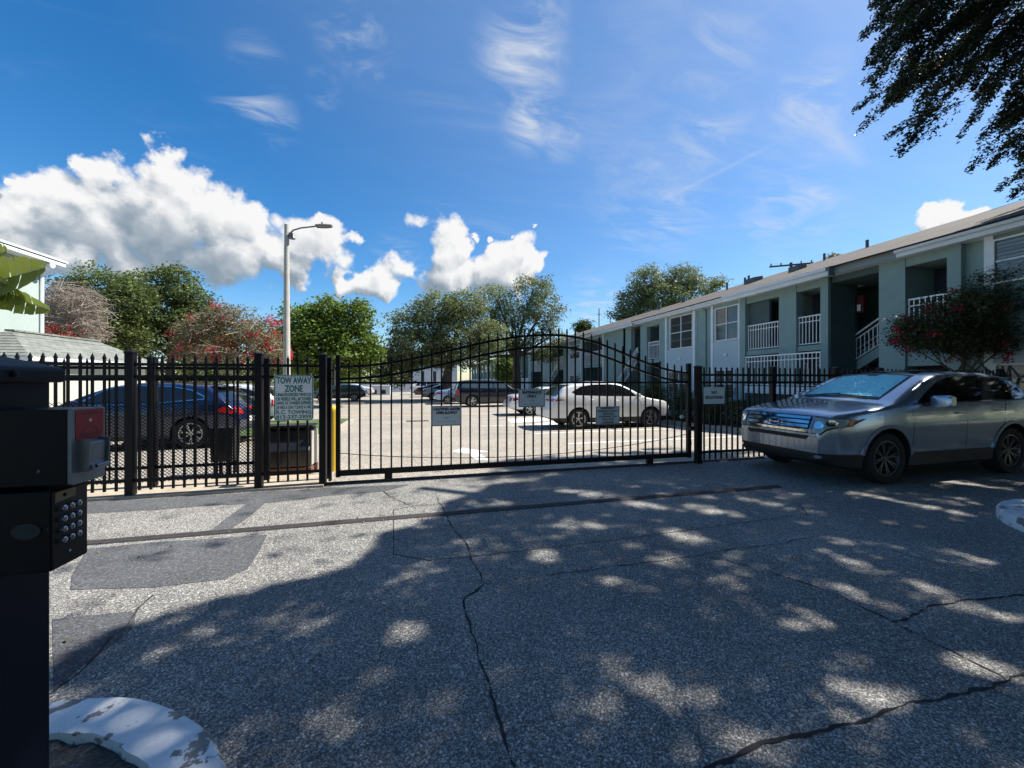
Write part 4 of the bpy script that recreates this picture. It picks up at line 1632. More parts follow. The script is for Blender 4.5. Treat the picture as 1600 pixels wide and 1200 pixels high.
# small hipped shed roofed in grey-green shingle, courses built one by one
sh = thing('shed', 'small beige shed with grey-green hipped shingle roof at the left', 'shed')
se0, se1, sr0, ze_, zr_ = -13.2, -10.0, -11.55, 2.17, 2.98
tA, tB = 13.0, 18.3
MB().box(se0 + .3, se1 - .3, tA + .3, tB - .3, -0.35, ze_).build('wall', M_beige, sh)
MB().box(se1 - .301, se1 - .27, tA + .3, tB - .3, -0.35, 0.75).build('wainscot', mat('wainscot_grey', (0.35, 0.36, 0.34), 0.8), sh)
MB().box(se0, se1, tA, tB, ze_ - .10, ze_).build('fascia', M_trim, sh)
hip_ = 1.45
nc = 9
for k in range(nc):
    u0, u1 = k / nc, (k + 1) / nc + 0.02
    vs = []
    for (u, lift) in ((u0, 0.022), (u1, 0.004)):
        u = min(u, 1)
        xa, xb = se1 + (sr0 - se1) * u, se0 + (sr0 - se0) * u
        ya, yb = tA + hip_ * u, tB - 0.75 * u
        z = ze_ + (zr_ - ze_) * u + lift
        vs += [(xa, ya, z), (xa, yb, z), (xb, yb, z), (xb, ya, z)]
    # butt edge of each course
    xa, xb = se1 + (sr0 - se1) * u0, se0 + (sr0 - se0) * u0
    ya, yb = tA + hip_ * u0, tB - 0.75 * u0
    z = ze_ + (zr_ - ze_) * u0
    vs += [(xa, ya, z), (xa, yb, z), (xb, yb, z), (xb, ya, z)]
    fs = [(0, 1, 5, 4), (1, 2, 6, 5), (2, 3, 7, 6), (3, 0, 4, 7), (8, 9, 1, 0), (9, 10, 2, 1), (10, 11, 3, 2), (11, 8, 0, 3)]
    MB().add(vs, fs).build('shingle_course', M_shing2, sh, fix=False)
MB().bar((sr0, tA + hip_ - .05, zr_ + .02), (sr0, tB - .7, zr_ + .02), .22, .05).build('ridge_cap', M_shing2, sh)

# dark block beyond the end of the long building, with gallery and doors
fb_ = thing('apartment_building', 'shaded green building behind the far trees, left of the long building', 'building')
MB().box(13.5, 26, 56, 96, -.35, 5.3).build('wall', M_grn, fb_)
MB().prism_y([(12.6, 5.2), (20, 7.4), (27, 5.2), (27, 5.0), (12.6, 5.0)], 55.5, 96.5).build('roof', M_shing, fb_)
MB().box(12.7, 12.75, 55.5, 96.5, 5.0, 5.25).build('fascia', M_fascia, fb_)
for k in range(9):
    y = 58 + k * 4.3
    for z in (0.5, 3.3):
        w_ = MB().box(13.42, 13.5, y, y + 1.6, z, z + 1.4).build('window', M_trim, fb_)
        MB().box(13.40, 13.419, y + .08, y + 1.52, z + .08, z + 1.32).build('pane', M_pane, w_)
    MB().box(13.2, 13.5, y + 2.4, y + 2.9, -.35, 5.1).build('pillar', M_teal, fb_)
# white buildings at the end of the car park
wb = thing('house', 'white gabled building end seen through the gate behind the parked cars', 'building')
qa, qb = at_d(655, 0, 62), at_d(700, 0, 62)
MB().box(qa.x - 1.0, qb.x + 1.6, qa.y, qa.y + 8, -.35, 4.6).build('wall', M_pale, wb)
MB().prism_y([(qa.x - 1.6, 4.5), ((qa.x + qb.x) / 2 + .3, 6.0), (qb.x + 2.2, 4.5), (qb.x + 2.2, 4.35), (qa.x - 1.6, 4.35)], qa.y - .5, qa.y + 8.5).build('roof', M_shing, wb)
for k in range(3):
    w_ = MB().box(qa.x + .2 + k * 1.9, qa.x + .9 + k * 1.9, qa.y - .05, qa.y, 1.0, 3.2).build('window', M_trim, wb)
    MB().box(qa.x + .28 + k * 1.9, qa.x + .82 + k * 1.9, qa.y - .07, qa.y - .051, 1.08, 3.1).build('pane', M_pane, wb if False else w_)
# boundary wall at the far end and the bin enclosure
q0, q1 = at_d(596, 0, 60), at_d(662, 0, 60)
fw = thing('boundary_wall', 'low pale grey block wall closing the far end of the car park', 'wall')
MB().box(q0.x - 20, q1.x, q0.y, q0.y + .25, -.3, 0.95).build('wall', M_pale, fw)
MB().box(q0.x - 20, q1.x, q0.y - .04, q0.y + .29, 0.95, 1.03).build('coping', M_conc, fw)
for k in range(8):
    MB().box(q1.x - 2.6 * k - .2, q1.x - 2.6 * k + .2, q0.y - .08, q0.y - .045, -.3, 0.95).build('pier', M_pale, fw)
q = at_d(592, 0, 47)
be = thing('bin_enclosure', 'small pale block enclosure with two dark openings at the far end', 'enclosure', (q.x, q.y, -.22))
MB().box(-1.5, 1.3, 0, 2.2, 0, 1.15).build('wall', M_pale, be)
for x in (-.55, .5):
    MB().box(x - .3, x + .3, -.03, -.002, 0.12, 0.62).build('opening', M_dark, be)
gb = gp(1085, 648)

# utility pole, wires, mast
pu = at_d(1236, 0, 33)
zt = CH + (595 - 414) * 33 / FPX
up_ = thing('utility_pole', 'wooden utility pole with crossarm behind the long roof', 'utility pole', (pu.x, pu.y, 0))
M_wood = mat('pole_wood', (0.09, 0.07, 0.055), 0.9, var=0.3, vscale=5)
MB().tube([(0, 0, -.3), (0, 0, zt + .2)], [.16, .11], 10).build('pole', M_wood, up_)
MB().bar((-1.3, .9, zt), (1.3, -.9, zt), .12).build('crossarm', M_wood, up_)
for u in (-1.2, -.6, .6, 1.2):
    MB().lathe([(0, .22), (.05, .2), (.06, .05), (.03, 0)], 'z', 10, (u, -u * .69, zt + .06)).build('insulator', mat('insulator', (0.2, 0.2, 0.22), 0.3), up_)
M_wire = mat('wire_black', (0.02, 0.02, 0.022), 0.6)
for k, (ya, yb, lab) in enumerate(((309, 446, 'topmost overhead wire crossing the sky above the long roof'), (318, 452, 'overhead wire just below the topmost one above the long roof'))):
    A, B = at_d(1640, ya - 10, 17.5), at_d(1145, yb, 48)
    pts = [A.lerp(B, i / 16) - Vector((0, 0, 0.5 * math.sin(math.pi * i / 16) * 0.5)) for i in range(17)]
    tag(MB().tube(pts, .011 if k == 0 else .010, 5).build('overhead_wire', M_wire), lab, 'wire', 'overhead wires')
q = at_d(936, 0, 55)
ms = thing('antenna_mast', 'thin antenna mast rising beyond the far end of the roof', 'antenna', (q.x, q.y, 0))
MB().tube([(0, 0, -.3), (0, 0, CH + (595 - 482) * 55 / FPX)], .07, 6).build('mast', M_steel, ms)
MB().box(-.25, .25, -.05, .05, 11.0, 11.06).build('crossbar', M_steel, ms)

# ================================================================ street lamp
ql = at_d(448, 0, 15.0)
lamp = thing('street_lamp', 'tall concrete lamp pole with curved arm and cobra head', 'street lamp', (ql.x, ql.y, -.2))
zt = CH + (595 - 351) * 15 / FPX + .2
M_polec = mat('pole_concrete', (0.42, 0.40, 0.35), 0.85, var=0.15, vscale=3)
M_lamp = mat('lamp_grey', (0.16, 0.16, 0.16), 0.5, metal=0.4)
MB().tube([(0, 0, -.1), (0, 0, zt)], [.15, .085], 12).build('pole', M_polec, lamp, smooth=40)
rv = Vector((CA, -SA, 0))
arm = [rv * .05 + Vector((0, 0, zt - .45)), rv * .25 + Vector((0, 0, zt - .22)), rv * .55 + Vector((0, 0, zt - .13)), rv * 1.25 + Vector((0, 0, zt - .05))]
MB().tube(arm, .03, 8).build('arm', M_lamp, lamp)
hd = MB()
st_p = []
n = 10
for i in range(n + 1):
    u = i / n
    st_p.append((rv * (1.15 + .62 * u) + Vector((0, 0, zt - .06)), .04 + .075 * math.sin(math.pi * (0.15 + .8 * u)) * (1 if u < .95 else .6)))
vs, fs = [], []
for (p, w) in st_p:
    s = Vector((SA, CA, 0))
    vs += [p - s * w * 1.5, p - s * w + Vector((0, 0, .05)), p + s * w + Vector((0, 0, .05)), p + s * w * 1.5, p + s * w + Vector((0, 0, -.045)), p - s * w + Vector((0, 0, -.045))]
for i in range(n):
    for k in range(6):
        fs.append((i * 6 + k, i * 6 + (k + 1) % 6, (i + 1) * 6 + (k + 1) % 6, (i + 1) * 6 + k))
fs += [(5, 4, 3, 2, 1, 0), tuple(n * 6 + k for k in range(6))]
hd.add(vs, fs)
hd = hd.build('lamp_head', M_lamp, lamp, smooth=50)
MB().lathe([(0, .12), (.03, .12), (.035, 0)], 'z', 10, tuple(rv * 1.38 + Vector((0, 0, zt - .02)))).build('photocell', M_lamp, hd)
fp = rv * .20 + Vector((0, 0, zt - .42))
fd = MB().lathe([(0, .12), (.05, .10), (.13, -.10), (.12, -.11), (0, -.06)], 'z', 14, tuple(fp + Vector((0, 0, -.02)))).build('floodlight', M_lamp, lamp)
MB().bar(Vector((0, 0, zt - .3)), fp + Vector((0, 0, .08)), .03).build('bracket', M_lamp, lamp)

# ================================================================ vehicles
M_glass = mat('tinted_glass', (0.008, 0.010, 0.012), 0.04, spec=0.8)
M_glassl = mat('car_glass', (0.05, 0.075, 0.08), 0.05, spec=0.8)
M_rub = mat('tyre_rubber', (0.012, 0.012, 0.013), 0.8)
M_plas = mat('black_plastic', (0.012, 0.012, 0.014), 0.55)
M_alloy = mat('alloy', (0.48, 0.49, 0.50), 0.3, metal=0.85)
M_dalloy = mat('dark_alloy', (0.12, 0.12, 0.125), 0.35, metal=0.8)
M_chrome = mat('chrome', (0.80, 0.81, 0.82), 0.10, metal=1.0)
M_redl = mat('red_lamp', (0.42, 0.012, 0.012), 0.15, spec=0.7)
M_amber = mat('amber_lens', (0.55, 0.13, 0.02), 0.2, spec=0.7)
M_lens = mat('head_lamp_lens', (0.34, 0.38, 0.36), 0.10, spec=0.8, var=0.35, vscale=9)
M_plate = mat('plate_white', (0.6, 0.6, 0.58), 0.5)


def paint(name, c, metal=0.0, rough=0.3):
    return mat(name, c, rough, metal=metal, coat=1.0, spec=0.5)


def smooth_interp(pts, L, sig=0.05):
    xs = np.linspace(-0.3, L + 0.3, int((L + 0.6) / 0.01))
    ys = np.interp(xs, [p[0] for p in pts], [p[1] for p in pts])
    k = np.arange(-40, 41) * 0.01
    w = np.exp(-0.5 * (k / sig) ** 2)
    w /= w.sum()
    yy = np.convolve(np.pad(ys, 40, mode='edge'), w, 'valid')
    return lambda x: float(np.interp(x, xs, yy))


def in_poly(p, poly):
    c = False
    n = len(poly)
    for i in range(n):
        a, b = poly[i], poly[(i + 1) % n]
        if (a[1] > p[1]) != (b[1] > p[1]) and p[0] < (b[0] - a[0]) * (p[1] - a[1]) / (b[1] - a[1]) + a[0]:
            c = not c
    return c


def car_loft(P):
    L, W = P['L'], P['W']
    top = smooth_interp(P['top'], L, P.get('sig', 0.045))
    belt = smooth_interp(P['belt'], L, 0.08)
    zb = smooth_interp(P['bot'], L, 0.05)
    plan = smooth_interp(P['plan'], L, 0.05)
    xs = [0, .015, .04, .08, .13, .2, .28, .38] + list(np.arange(.5, L - .45, .1)) + [L - .38, L - .28, L - .2, L - .13, L - .08, L - .04, L - .015, L]
    rings = []
    tum = P.get('tumble', 0.33)
    for x in xs:
        hw = W / 2 * plan(x)
        b, t = zb(x), top(x)
        bl = belt(x)
        g = max(0.0, t - bl)
        rc = 0.07 + 0.05 * min(1, g / 0.4)
        rc = min(rc, 0.3 * (t - b))
        bl = min(bl, t - rc - 0.02)
        half = [(0.0, b), (hw * 0.55, b), (hw * 0.90, b + 0.005)]
        for k in range(9):
            u = k / 8
            z = b + 0.04 + (bl - b - 0.04) * u
            w = hw * (1 - 0.050 * (1 - u) ** 2.4 - 0.030 * u ** 3 + 0.012 * math.exp(-((u - 0.72) / 0.09) ** 2))
            half.append((w, z))
        w0 = half[-1][0]
        ze = t - rc
        for k in range(1, 6):
            s = k / 5
            z = bl + (ze - bl) * s
            w = w0 - tum * (z - bl) - 0.04 * (z - bl) ** 2 * 1.0
            half.append((max(w, 0.05), z))
        we, cr = half[-1][0], P.get('crown', 0.03)
        rx = min(0.16, we * 0.4)
        for k in range(1, 5):
            a = R(90 * k / 4)
            half.append((we - rx * (1 - math.cos(a)), ze + (rc - cr) * math.sin(a)))
        wc = half[-1][0]
        for f in (0.66, 0.33, 0.0):
            half.append((wc * f, t - cr * f * f))
        rings.append([(x, y, z) for (y, z) in half] + [(x, -y, z) for (y, z) in reversed(half[1:-1])])
    n = len(rings[0])
    mb = MB()
    for r_ in rings:
        mb.v += r_
    for i in range(len(rings) - 1):
        for k in range(n):
            k2 = (k + 1) % n
            mb.f.append((i * n + k, i * n + k2, (i + 1) * n + k2, (i + 1) * n + k))
    for (i, rev) in ((0, False), (len(rings) - 1, True)):
        c = np.mean(np.array(rings[i]), axis=0)
        mb.v.append(tuple(c))
        ci = len(mb.v) - 1
        for k in range(n):
            k2 = (k + 1) % n
            mb.f.append((i * n + k2, i * n + k, ci) if not rev else (i * n + k, i * n + k2, ci))
    return mb


class Car:
    def __init__(self, name, label, cat, loc, rz, P, group=None):
        self.P = P
        self.o = thing(name, label, cat, loc, rz, group)
        mb = car_loft(P)
        me = mb.mesh('body', P['paint'])
        bm = bmesh.new()
        bm.from_mesh(me)
        self.bvh = BVHTree.FromBMesh(bm)
        bm.free()
        L, W = P['L'], P['W']
        ra = P['R'] + P.get('gap', 0.05)
        cut = MB()
        for x in (P['xf'], P['xr']):
            for s in (-1, 1):
                ya, yb = sorted((s * (W / 2 - 0.30), s * (W / 2 + 0.2)))
                n = 40
                o = len(cut.v)
                for y in (ya, yb):
                    for k in range(n):
                        a = 2 * math.pi * k / n
                        zz = P['R'] + ra * math.sin(a)
                        if math.sin(a) < 0:
                            zz = P['R'] + ra * math.sin(a) * 1.6
                        cut.v.append((x + ra * math.cos(a), y, zz))
                for k in range(n):
                    cut.f.append((o + k, o + (k + 1) % n, o + n + (k + 1) % n, o + n + k))
                cut.f.append(tuple(o + k for k in reversed(range(n))))
                cut.f.append(tuple(o + n + k for k in range(n)))
        cme = cut.mesh('cut', M_plas)
        ob, oc = bpy.data.objects.new('tmp_body', me), bpy.data.objects.new('tmp_cut', cme)
        COL.objects.link(ob)
        COL.objects.link(oc)
        md = ob.modifiers.new('b', 'BOOLEAN')
        md.operation = 'DIFFERENCE'
        md.object = oc
        md.solver = 'EXACT'
        md.material_mode = 'TRANSFER'
        dg = bpy.context.evaluated_depsgraph_get()
        new = bpy.data.meshes.new_from_object(ob.evaluated_get(dg))
        bpy.data.objects.remove(ob)
        bpy.data.objects.remove(oc)
        bm = bmesh.new()
        bm.from_mesh(new)
        zc = P.get('clad', 0.0)
        # cut the painted body from the dark lower trim along a level line
        if zc:
            bmesh.ops.bisect_plane(bm, geom=bm.verts[:] + bm.edges[:] + bm.faces[:], plane_co=(0, 0, zc), plane_no=(0, 0, 1))
        low, hi = [], []
        for f in bm.faces:
            plas = len(new.materials) > f.material_index and new.materials[f.material_index] == M_plas
            (low if plas or (zc and f.calc_center_median().z < zc) else hi).append(f.index)
        lo = set(low)
        for nm, keep, m in (('body', False, P['paint']), ('lower_trim', True, M_plas)):
            b2 = bm.copy()
            b2.faces.ensure_lookup_table()
            bmesh.ops.delete(b2, geom=[f for f in b2.faces if (f.index in lo) != keep], context='FACES')
            for f in b2.faces:
                f.material_index = 0
            m2 = bpy.data.meshes.new(nm)
            b2.to_mesh(m2)
            b2.free()
            m2.materials.append(m)
            m2.shade_smooth()
            m2.set_sharp_from_angle(angle=R(38))
            link(nm, m2, self.o)
        bm.free()
        bpy.data.meshes.remove(new)

    def hit(self, view, a, b):
        if view == 'L':
            org, d, dist = Vector((a, -4, b)), Vector((0, 1, 0)), 8
        elif view == 'R':
            org, d, dist = Vector((a, 4, b)), Vector((0, -1, 0)), 8
        elif view == 'T':
            org, d, dist = Vector((a, b, 5)), Vector((0, 0, -1)), 8
        elif view == 'F':
            org, d, dist = Vector((-3, a, b)), Vector((1, 0, 0)), 9
        else:
            org, d, dist = Vector((self.P['L'] + 3, a, b)), Vector((-1, 0, 0)), 9
        loc, nor, _, _ = self.bvh.ray_cast(org, d, dist)
        if loc is None:
            loc, nor, _, _ = self.bvh.find_nearest(org + d * 4)
        return loc, nor, d

    def patch(self, view, poly, m, name, off=0.004, parent=None, grid=0.09, sink=0.02):
        if view == 'F':
            dz = self.P.get('dzF', 0)
            poly = [(p[0], p[1] + (dz if p[1] > .6 else 0)) for p in poly]
        bm = bmesh.new()
        vs = [bm.verts.new((p[0], p[1], 0)) for p in poly]
        bm.faces.new(vs)
        for ax in (0, 1):
            lo, hi = min(p[ax] for p in poly), max(p[ax] for p in poly)
            k = math.floor(lo / grid) + 1
            while k * grid < hi - 1e-4:
                co, no = [0, 0, 0], [0, 0, 0]
                co[ax] = k * grid
                no[ax] = 1
                bmesh.ops.bisect_plane(bm, geom=bm.verts[:] + bm.edges[:] + bm.faces[:], plane_co=co, plane_no=no, dist=1e-5)
                k += 1
        dirs = {}
        for v in bm.verts:
            loc, nor, d = self.hit(view, v.co.x, v.co.y)
            v.co = loc - d * off * 0.4 + nor * off
            dirs[v] = d
        be = [e for e in bm.edges if e.is_boundary]
        ret = bmesh.ops.extrude_edge_only(bm, edges=be)
        d = self.hit(view, poly[0][0], poly[0][1])[2]
        for v in [g for g in ret['geom'] if isinstance(g, bmesh.types.BMVert)]:
            v.co += d * sink
        bmesh.ops.recalc_face_normals(bm, faces=bm.faces)
        me = bpy.data.meshes.new(name)
        bm.to_mesh(me)
        bm.free()
        me.materials.append(m)
        me.shade_smooth()
        me.set_sharp_from_angle(angle=R(40))
        return link(name, me, parent or self.o)

    def both(self, poly, m, name, **k):
        return [self.patch(v, poly, m, name, **k) for v in ('L', 'R')]

    def mirror_fb(self, view, poly, m, name, **k):
        return [self.patch(view, poly, m, name, **k), self.patch(view, [(-p[0], p[1]) for p in reversed(poly)], m, name, **k)]

    def seam(self, pts, w=0.008, m=None):
        for v in ('L', 'R'):
            for a, b in zip(pts[:-1], pts[1:]):
                d = Vector((b[0] - a[0], b[1] - a[1]))
                if d.length < 1e-6:
                    continue
                n = Vector((-d.y, d.x)).normalized() * (w / 2)
                self.patch(v, [(a[0] - n.x, a[1] - n.y), (b[0] - n.x, b[1] - n.y), (b[0] + n.x, b[1] + n.y), (a[0] + n.x, a[1] + n.y)], m or M_plas, 'door_seam', off=0.0012, sink=0.006, grid=0.15)

    def wheels(self, spokes=8, rimm=None, rimr=0.70, style='split', width=0.235):
        P = self.P
        rimm = rimm or M_alloy
        Rw = P['R']
        rr = Rw * rimr
        h = width / 2
        ty = MB().lathe([(rr * .97, -h * .8), (rr * 1.02, -h), (Rw * .93, -h), (Rw * .985, -h * .8), (Rw, -h * .4), (Rw, h * .4), (Rw * .985, h * .8), (Rw * .93, h), (rr * 1.02, h), (rr * .97, h * .8)], 'y', 40)
        tme = ty.mesh('tyre', M_rub, smooth=40)
        # rim faces -y: outer ring, spokes, hub
        rm = MB()
        rm.lathe([(rr * .98, -h * .82), (rr * .98, -h * .9), (rr * .90, -h * .9), (rr * .86, -h * .55), (rr * .86, h * .8)], 'y', 40)
        rm.lathe([(0, -h * .72), (rr * .15, -h * .72), (rr * .20, -h * .55), (rr * .20, h * .1)], 'y', 20)
        for k in range(spokes):
            a = 2 * math.pi * k / spokes + 0.2
            offs = ((-0.11, 0.030), (0.11, 0.030)) if style == 'split' else ((0.0, 0.10),)
            for (da, ww) in offs:
                p0 = Vector((math.cos(a) * rr * .15, 0, math.sin(a) * rr * .15))
                p1 = Vector((math.cos(a + da) * rr * .90, 0, math.sin(a + da) * rr * .90))
                dd = (p1 - p0).normalized()
                sd = Vector((-dd.z, 0, dd.x))
                w0, w1 = rr * ww * 1.3, rr * ww * 1.25
                y0, y1 = -h * .66, -h * .80
                vs = [p0 - sd * w0 + Vector((0, y0, 0)), p0 + sd * w0 + Vector((0, y0, 0)), p1 + sd * w1 + Vector((0, y1, 0)), p1 - sd * w1 + Vector((0, y1, 0))]
                vs += [v + Vector((0, h * .5, 0)) for v in vs]
                rm.add(vs, [(0, 1, 2, 3), (7, 6, 5, 4), (0, 4, 5, 1), (1, 5, 6, 2), (2, 6, 7, 3), (3, 7, 4, 0)])
        rme = rm.mesh('rim', rimm, smooth=35)
        bk = MB().lathe([(0, -h * .1), (rr * .9, -h * .1), (rr * .9, 0.0), (0, 0)], 'y', 28).mesh('brake_disc', M_plas)
        for x in (P['xf'], P['xr']):
            for s in (-1, 1):
                w = bpy.data.objects.new('wheel', None)
                w.empty_display_size = .1
                COL.objects.link(w)
                w.parent = self.o
                w.location = (x, s * (P['W'] / 2 - 0.02 - h - P.get('tuck', 0.01)), Rw)
                w.rotation_euler = (0, 0, 0 if s < 0 else math.pi)
                for nm, me in (('tyre', tme), ('rim', rme), ('brake_disc', bk)):
                    link(nm, me, w)

    def part(self, mb, name, m, smooth=40, parent=None, bevel=0.0):
        return mb.build(name, m, parent or self.o, smooth=smooth, bevel=bevel)

    def mirror(self, x, z, y, m, size=(0.12, 0.2, 0.16)):
        for s in (-1, 1):
            loc, nor, d = self.hit('L' if s < 0 else 'R', x, z)
            yb = loc.y
            mb = MB()
            n = 10
            pr = [(-.5, .25), (-.42, .42), (0, .5), (.42, .46), (.5, .1), (.46, -.4), (0, -.5), (-.44, -.42)]
            vs = []
            for (k, sc) in ((0.05, .72), (0.09, 1.0), (size[1], 1.0), (size[1] + .045, .72)):
                for (a, b) in pr:
                    vs.append((x + a * size[0] * sc + .02, yb + s * k, z + .07 + b * size[2] * sc))
            mm = len(pr)
            fs = []
            for i in range(3):
                for k in range(mm):
                    fs.append((i * mm + k, i * mm + (k + 1) % mm, (i + 1) * mm + (k + 1) % mm, (i + 1) * mm + k))
            fs += [tuple(range(mm)), tuple(3 * mm + k for k in range(mm))]
            mb.add(vs, fs)
            o = mb.build('wing_mirror', m, self.o, smooth=45)
            MB().bar((x, yb - s * .02, z), (x + .02, yb + s * .12, z + .03), .05, .04).build('mirror_stalk', M_plas, o)

    def handle(self, x, z, m=None):
        for s in (-1, 1):
            loc, nor, d = self.hit('L' if s < 0 else 'R', x, z)
            y = loc.y + s * .022
            MB().tube([(x - .09, loc.y + s * .004, z), (x - .07, y, z + .003), (x, y + s * .006, z + .006), (x + .07, y, z + .003), (x + .09, loc.y + s * .004, z)], [.008, .013, .013, .013, .008], 8).build('door_handle', m or self.P['paint'], self.o, smooth=50)


def npts(l, L, H):
    return [(a * L, b * H) for (a, b) in l]


PLAN = [(0, .74), (.05, .81), (.12, .87), (.25, .93), (.5, .978), (.9, 1.0)]


def plan_for(L, tail=((-.9, 1.0), (-.45, .985), (-.2, .945), (-.08, .90), (0, .84))):
    return PLAN + [(L + a, b) for (a, b) in tail]


# ---------------------------------------------------------------- the silver car in front
L_, W_ = 4.70, 1.87
silver = paint('silver_paint', (0.31, 0.37, 0.45), 0.72, 0.26)
P = dict(L=L_, W=W_, paint=silver, R=0.382, xf=1.02, xr=3.77, gap=0.065, clad=0.46, tumble=0.36, crown=0.035,
         dzF=.04, top=[(0, .70), (.012, .90), (.035, 1.0), (.09, 1.045), (.3, 1.085), (.7, 1.145), (1.1, 1.20), (1.22, 1.225), (1.7, 1.44), (2.15, 1.625), (2.45, 1.69), (2.9, 1.71), (3.5, 1.69), (4.05, 1.625), (4.32, 1.40), (4.52, 1.16), (4.64, .98), (4.70, .70)],
         belt=[(0, 1.0), (.6, 1.06), (1.2, 1.13), (2.0, 1.15), (3.5, 1.185), (4.7, 1.2)],
         bot=[(0, .36), (.1, .29), (.35, .23), (1.0, .22), (3.8, .23), (4.5, .30), (4.7, .42)],
         plan=[(0, .70), (.04, .775), (.10, .84), (.2, .905), (.4, .962), (.7, .99), (1.0, 1.0)] + [(L_ - .9, 1.0), (L_ - .4, .98), (L_ - .15, .94), (L_ - .05, .90), (L_, .84)])
ed = Car('parked_car', 'silver crossover with chrome grille and windscreen sunshade parked in front of the fence', 'car', (5.66, 5.03, 0), 0, P)
ed.wheels(spokes=8, rimr=.70, style='split', rimm=M_dalloy)
# glass
sg = [(1.62, 1.185), (1.95, 1.36), (2.28, 1.515), (2.6, 1.585), (3.2, 1.60), (3.7, 1.565), (4.02, 1.46), (4.22, 1.235), (3.9, 1.225), (2.6, 1.20)]
for g_ in ed.both(sg, M_glass, 'side_window', off=0.003):
    pass
for (xa, za, xb, zb2) in ((2.66, 1.205, 2.72, 1.59), (3.58, 1.225, 3.70, 1.56)):
    ed.seam([(xa, za), (xb, zb2)], w=0.07, m=M_plas)
ws = [(1.27, -.62), (1.25, -.3), (1.24, 0), (1.25, .3), (1.27, .62), (1.6, .60), (2.20, .535), (2.24, .25), (2.25, 0), (2.24, -.25), (2.20, -.535), (1.6, -.60)]
wsg = ed.patch('T', ws, M_plas, 'windscreen', off=0.002)
# reflective accordion sunshade behind the glass, crumpled
m = bpy.data.materials.new('sunshade_foil')
m.use_nodes = True
nt_ = m.node_tree
b_ = nt_.nodes['Principled BSDF']
b_.inputs['Base Color'].default_value = (0.20, 0.74, 0.82, 1)
b_.inputs['Metallic'].default_value = 0.5
b_.inputs['Roughness'].default_value = 0.28
b_.inputs['Coat Weight'].default_value = 0.1
b_.inputs['Coat Roughness'].default_value = 0.03
tcn = nt_.nodes.new('ShaderNodeTexCoord')
nn = nt_.nodes.new('ShaderNodeTexNoise')
nn.inputs['Scale'].default_value = 26
nn.inputs['Detail'].default_value = 5
mpn = nt_.nodes.new('ShaderNodeMapping')
mpn.inputs['Scale'].default_value = (1.0, 0.5, 1)
nt_.links.new(tcn.outputs['Object'], mpn.inputs[0])
nt_.links.new(mpn.outputs[0], nn.inputs['Vector'])
bpn = nt_.nodes.new('ShaderNodeBump')
bpn.inputs['Strength'].default_value = 1.0
bpn.inputs['Distance'].default_value = 0.07
nt_.links.new(nn.outputs[0], bpn.inputs['Height'])
nt_.links.new(bpn.outputs[0], b_.inputs['Normal'])
M_foil = m
shd = [(1.36, -.585), (1.335, 0), (1.36, .585), (1.6, .56), (2.14, .50), (2.18, 0), (2.14, -.50), (1.6, -.56)]
ed.patch('T', shd, M_foil, 'sunshade', off=0.0045, parent=wsg, sink=0.003)
ed.patch('T', [(2.10, -.07), (2.10, .07), (2.17, .09), (2.17, -.09)], M_plas, 'mirror_mount', off=0.007, parent=wsg, sink=0.003)
for (a, b) in (((1.30, -.45), (1.36, .12)), ((1.29, .52), (1.37, .0))):
    pts_ = []
    for k in range(7):
        u = k / 6
        loc, nor, d = ed.hit('T', a[0] + (b[0] - a[0]) * u, a[1] + (b[1] - a[1]) * u)
        pts_.append(loc + nor * (.018))
    ed.part(MB().tube(pts_, .008, 6), 'wiper', M_plas)
ed.patch('T', [(2.30, -.50), (2.30, .50), (3.0, .50), (3.0, -.50)], M_glass, 'roof_glass', off=0.003)
ed.patch('T', [(3.06, -.50), (3.06, .50), (3.8, .48), (3.8, -.48)], M_glass, 'roof_glass', off=0.003)
# black edging along the screen and the roof front
ed.patch('B', [(-.58, 1.22), (.58, 1.22), (.50, 1.52), (-.50, 1.52)], M_glass, 'rear_window', off=0.004)
# bonnet edge line
ed.patch('F', [(-.78, .947), (.78, .947), (.78, .957), (-.78, .957)], M_plas, 'bonnet_gap', off=0.0015, sink=.006)
# grille: dark opening and broad chrome bars
gr = ed.patch('F', [(-.54, .70), (.54, .70), (.545, .93), (.52, .945), (-.52, .945), (-.545, .93)], M_plas, 'grille', off=0.002)
for (z0, z1) in ((.715, .752), (.775, .818), (.838, .880), (.900, .938)):
    ed.patch('F', [(-.53, z0), (.53, z0), (.53, z1), (-.53, z1)], M_chrome, 'grille_bar', off=0.016, parent=gr, sink=.015)
ov = [(.135 * math.cos(a), .826 + .056 * math.sin(a)) for a in [2 * math.pi * k / 28 for k in range(28)]]
em = ed.patch('F', ov, M_chrome, 'emblem', off=0.030, parent=gr, sink=.02)
ov = [(.120 * math.cos(a), .826 + .046 * math.sin(a)) for a in [2 * math.pi * k / 28 for k in range(28)]]
ed.patch('F', ov, mat('emblem_blue', (0.01, 0.025, 0.11), 0.2, coat=1), 'emblem_field', off=0.0325, parent=gr, sink=.004)
lx = ed.hit('F', 0, .866)[0].x
text('emblem_script', 'Ford', .085, M_chrome, gr, (lx - .050, 0, .862), (R(90), 0, R(-90)), width=.17, extrude=.001)
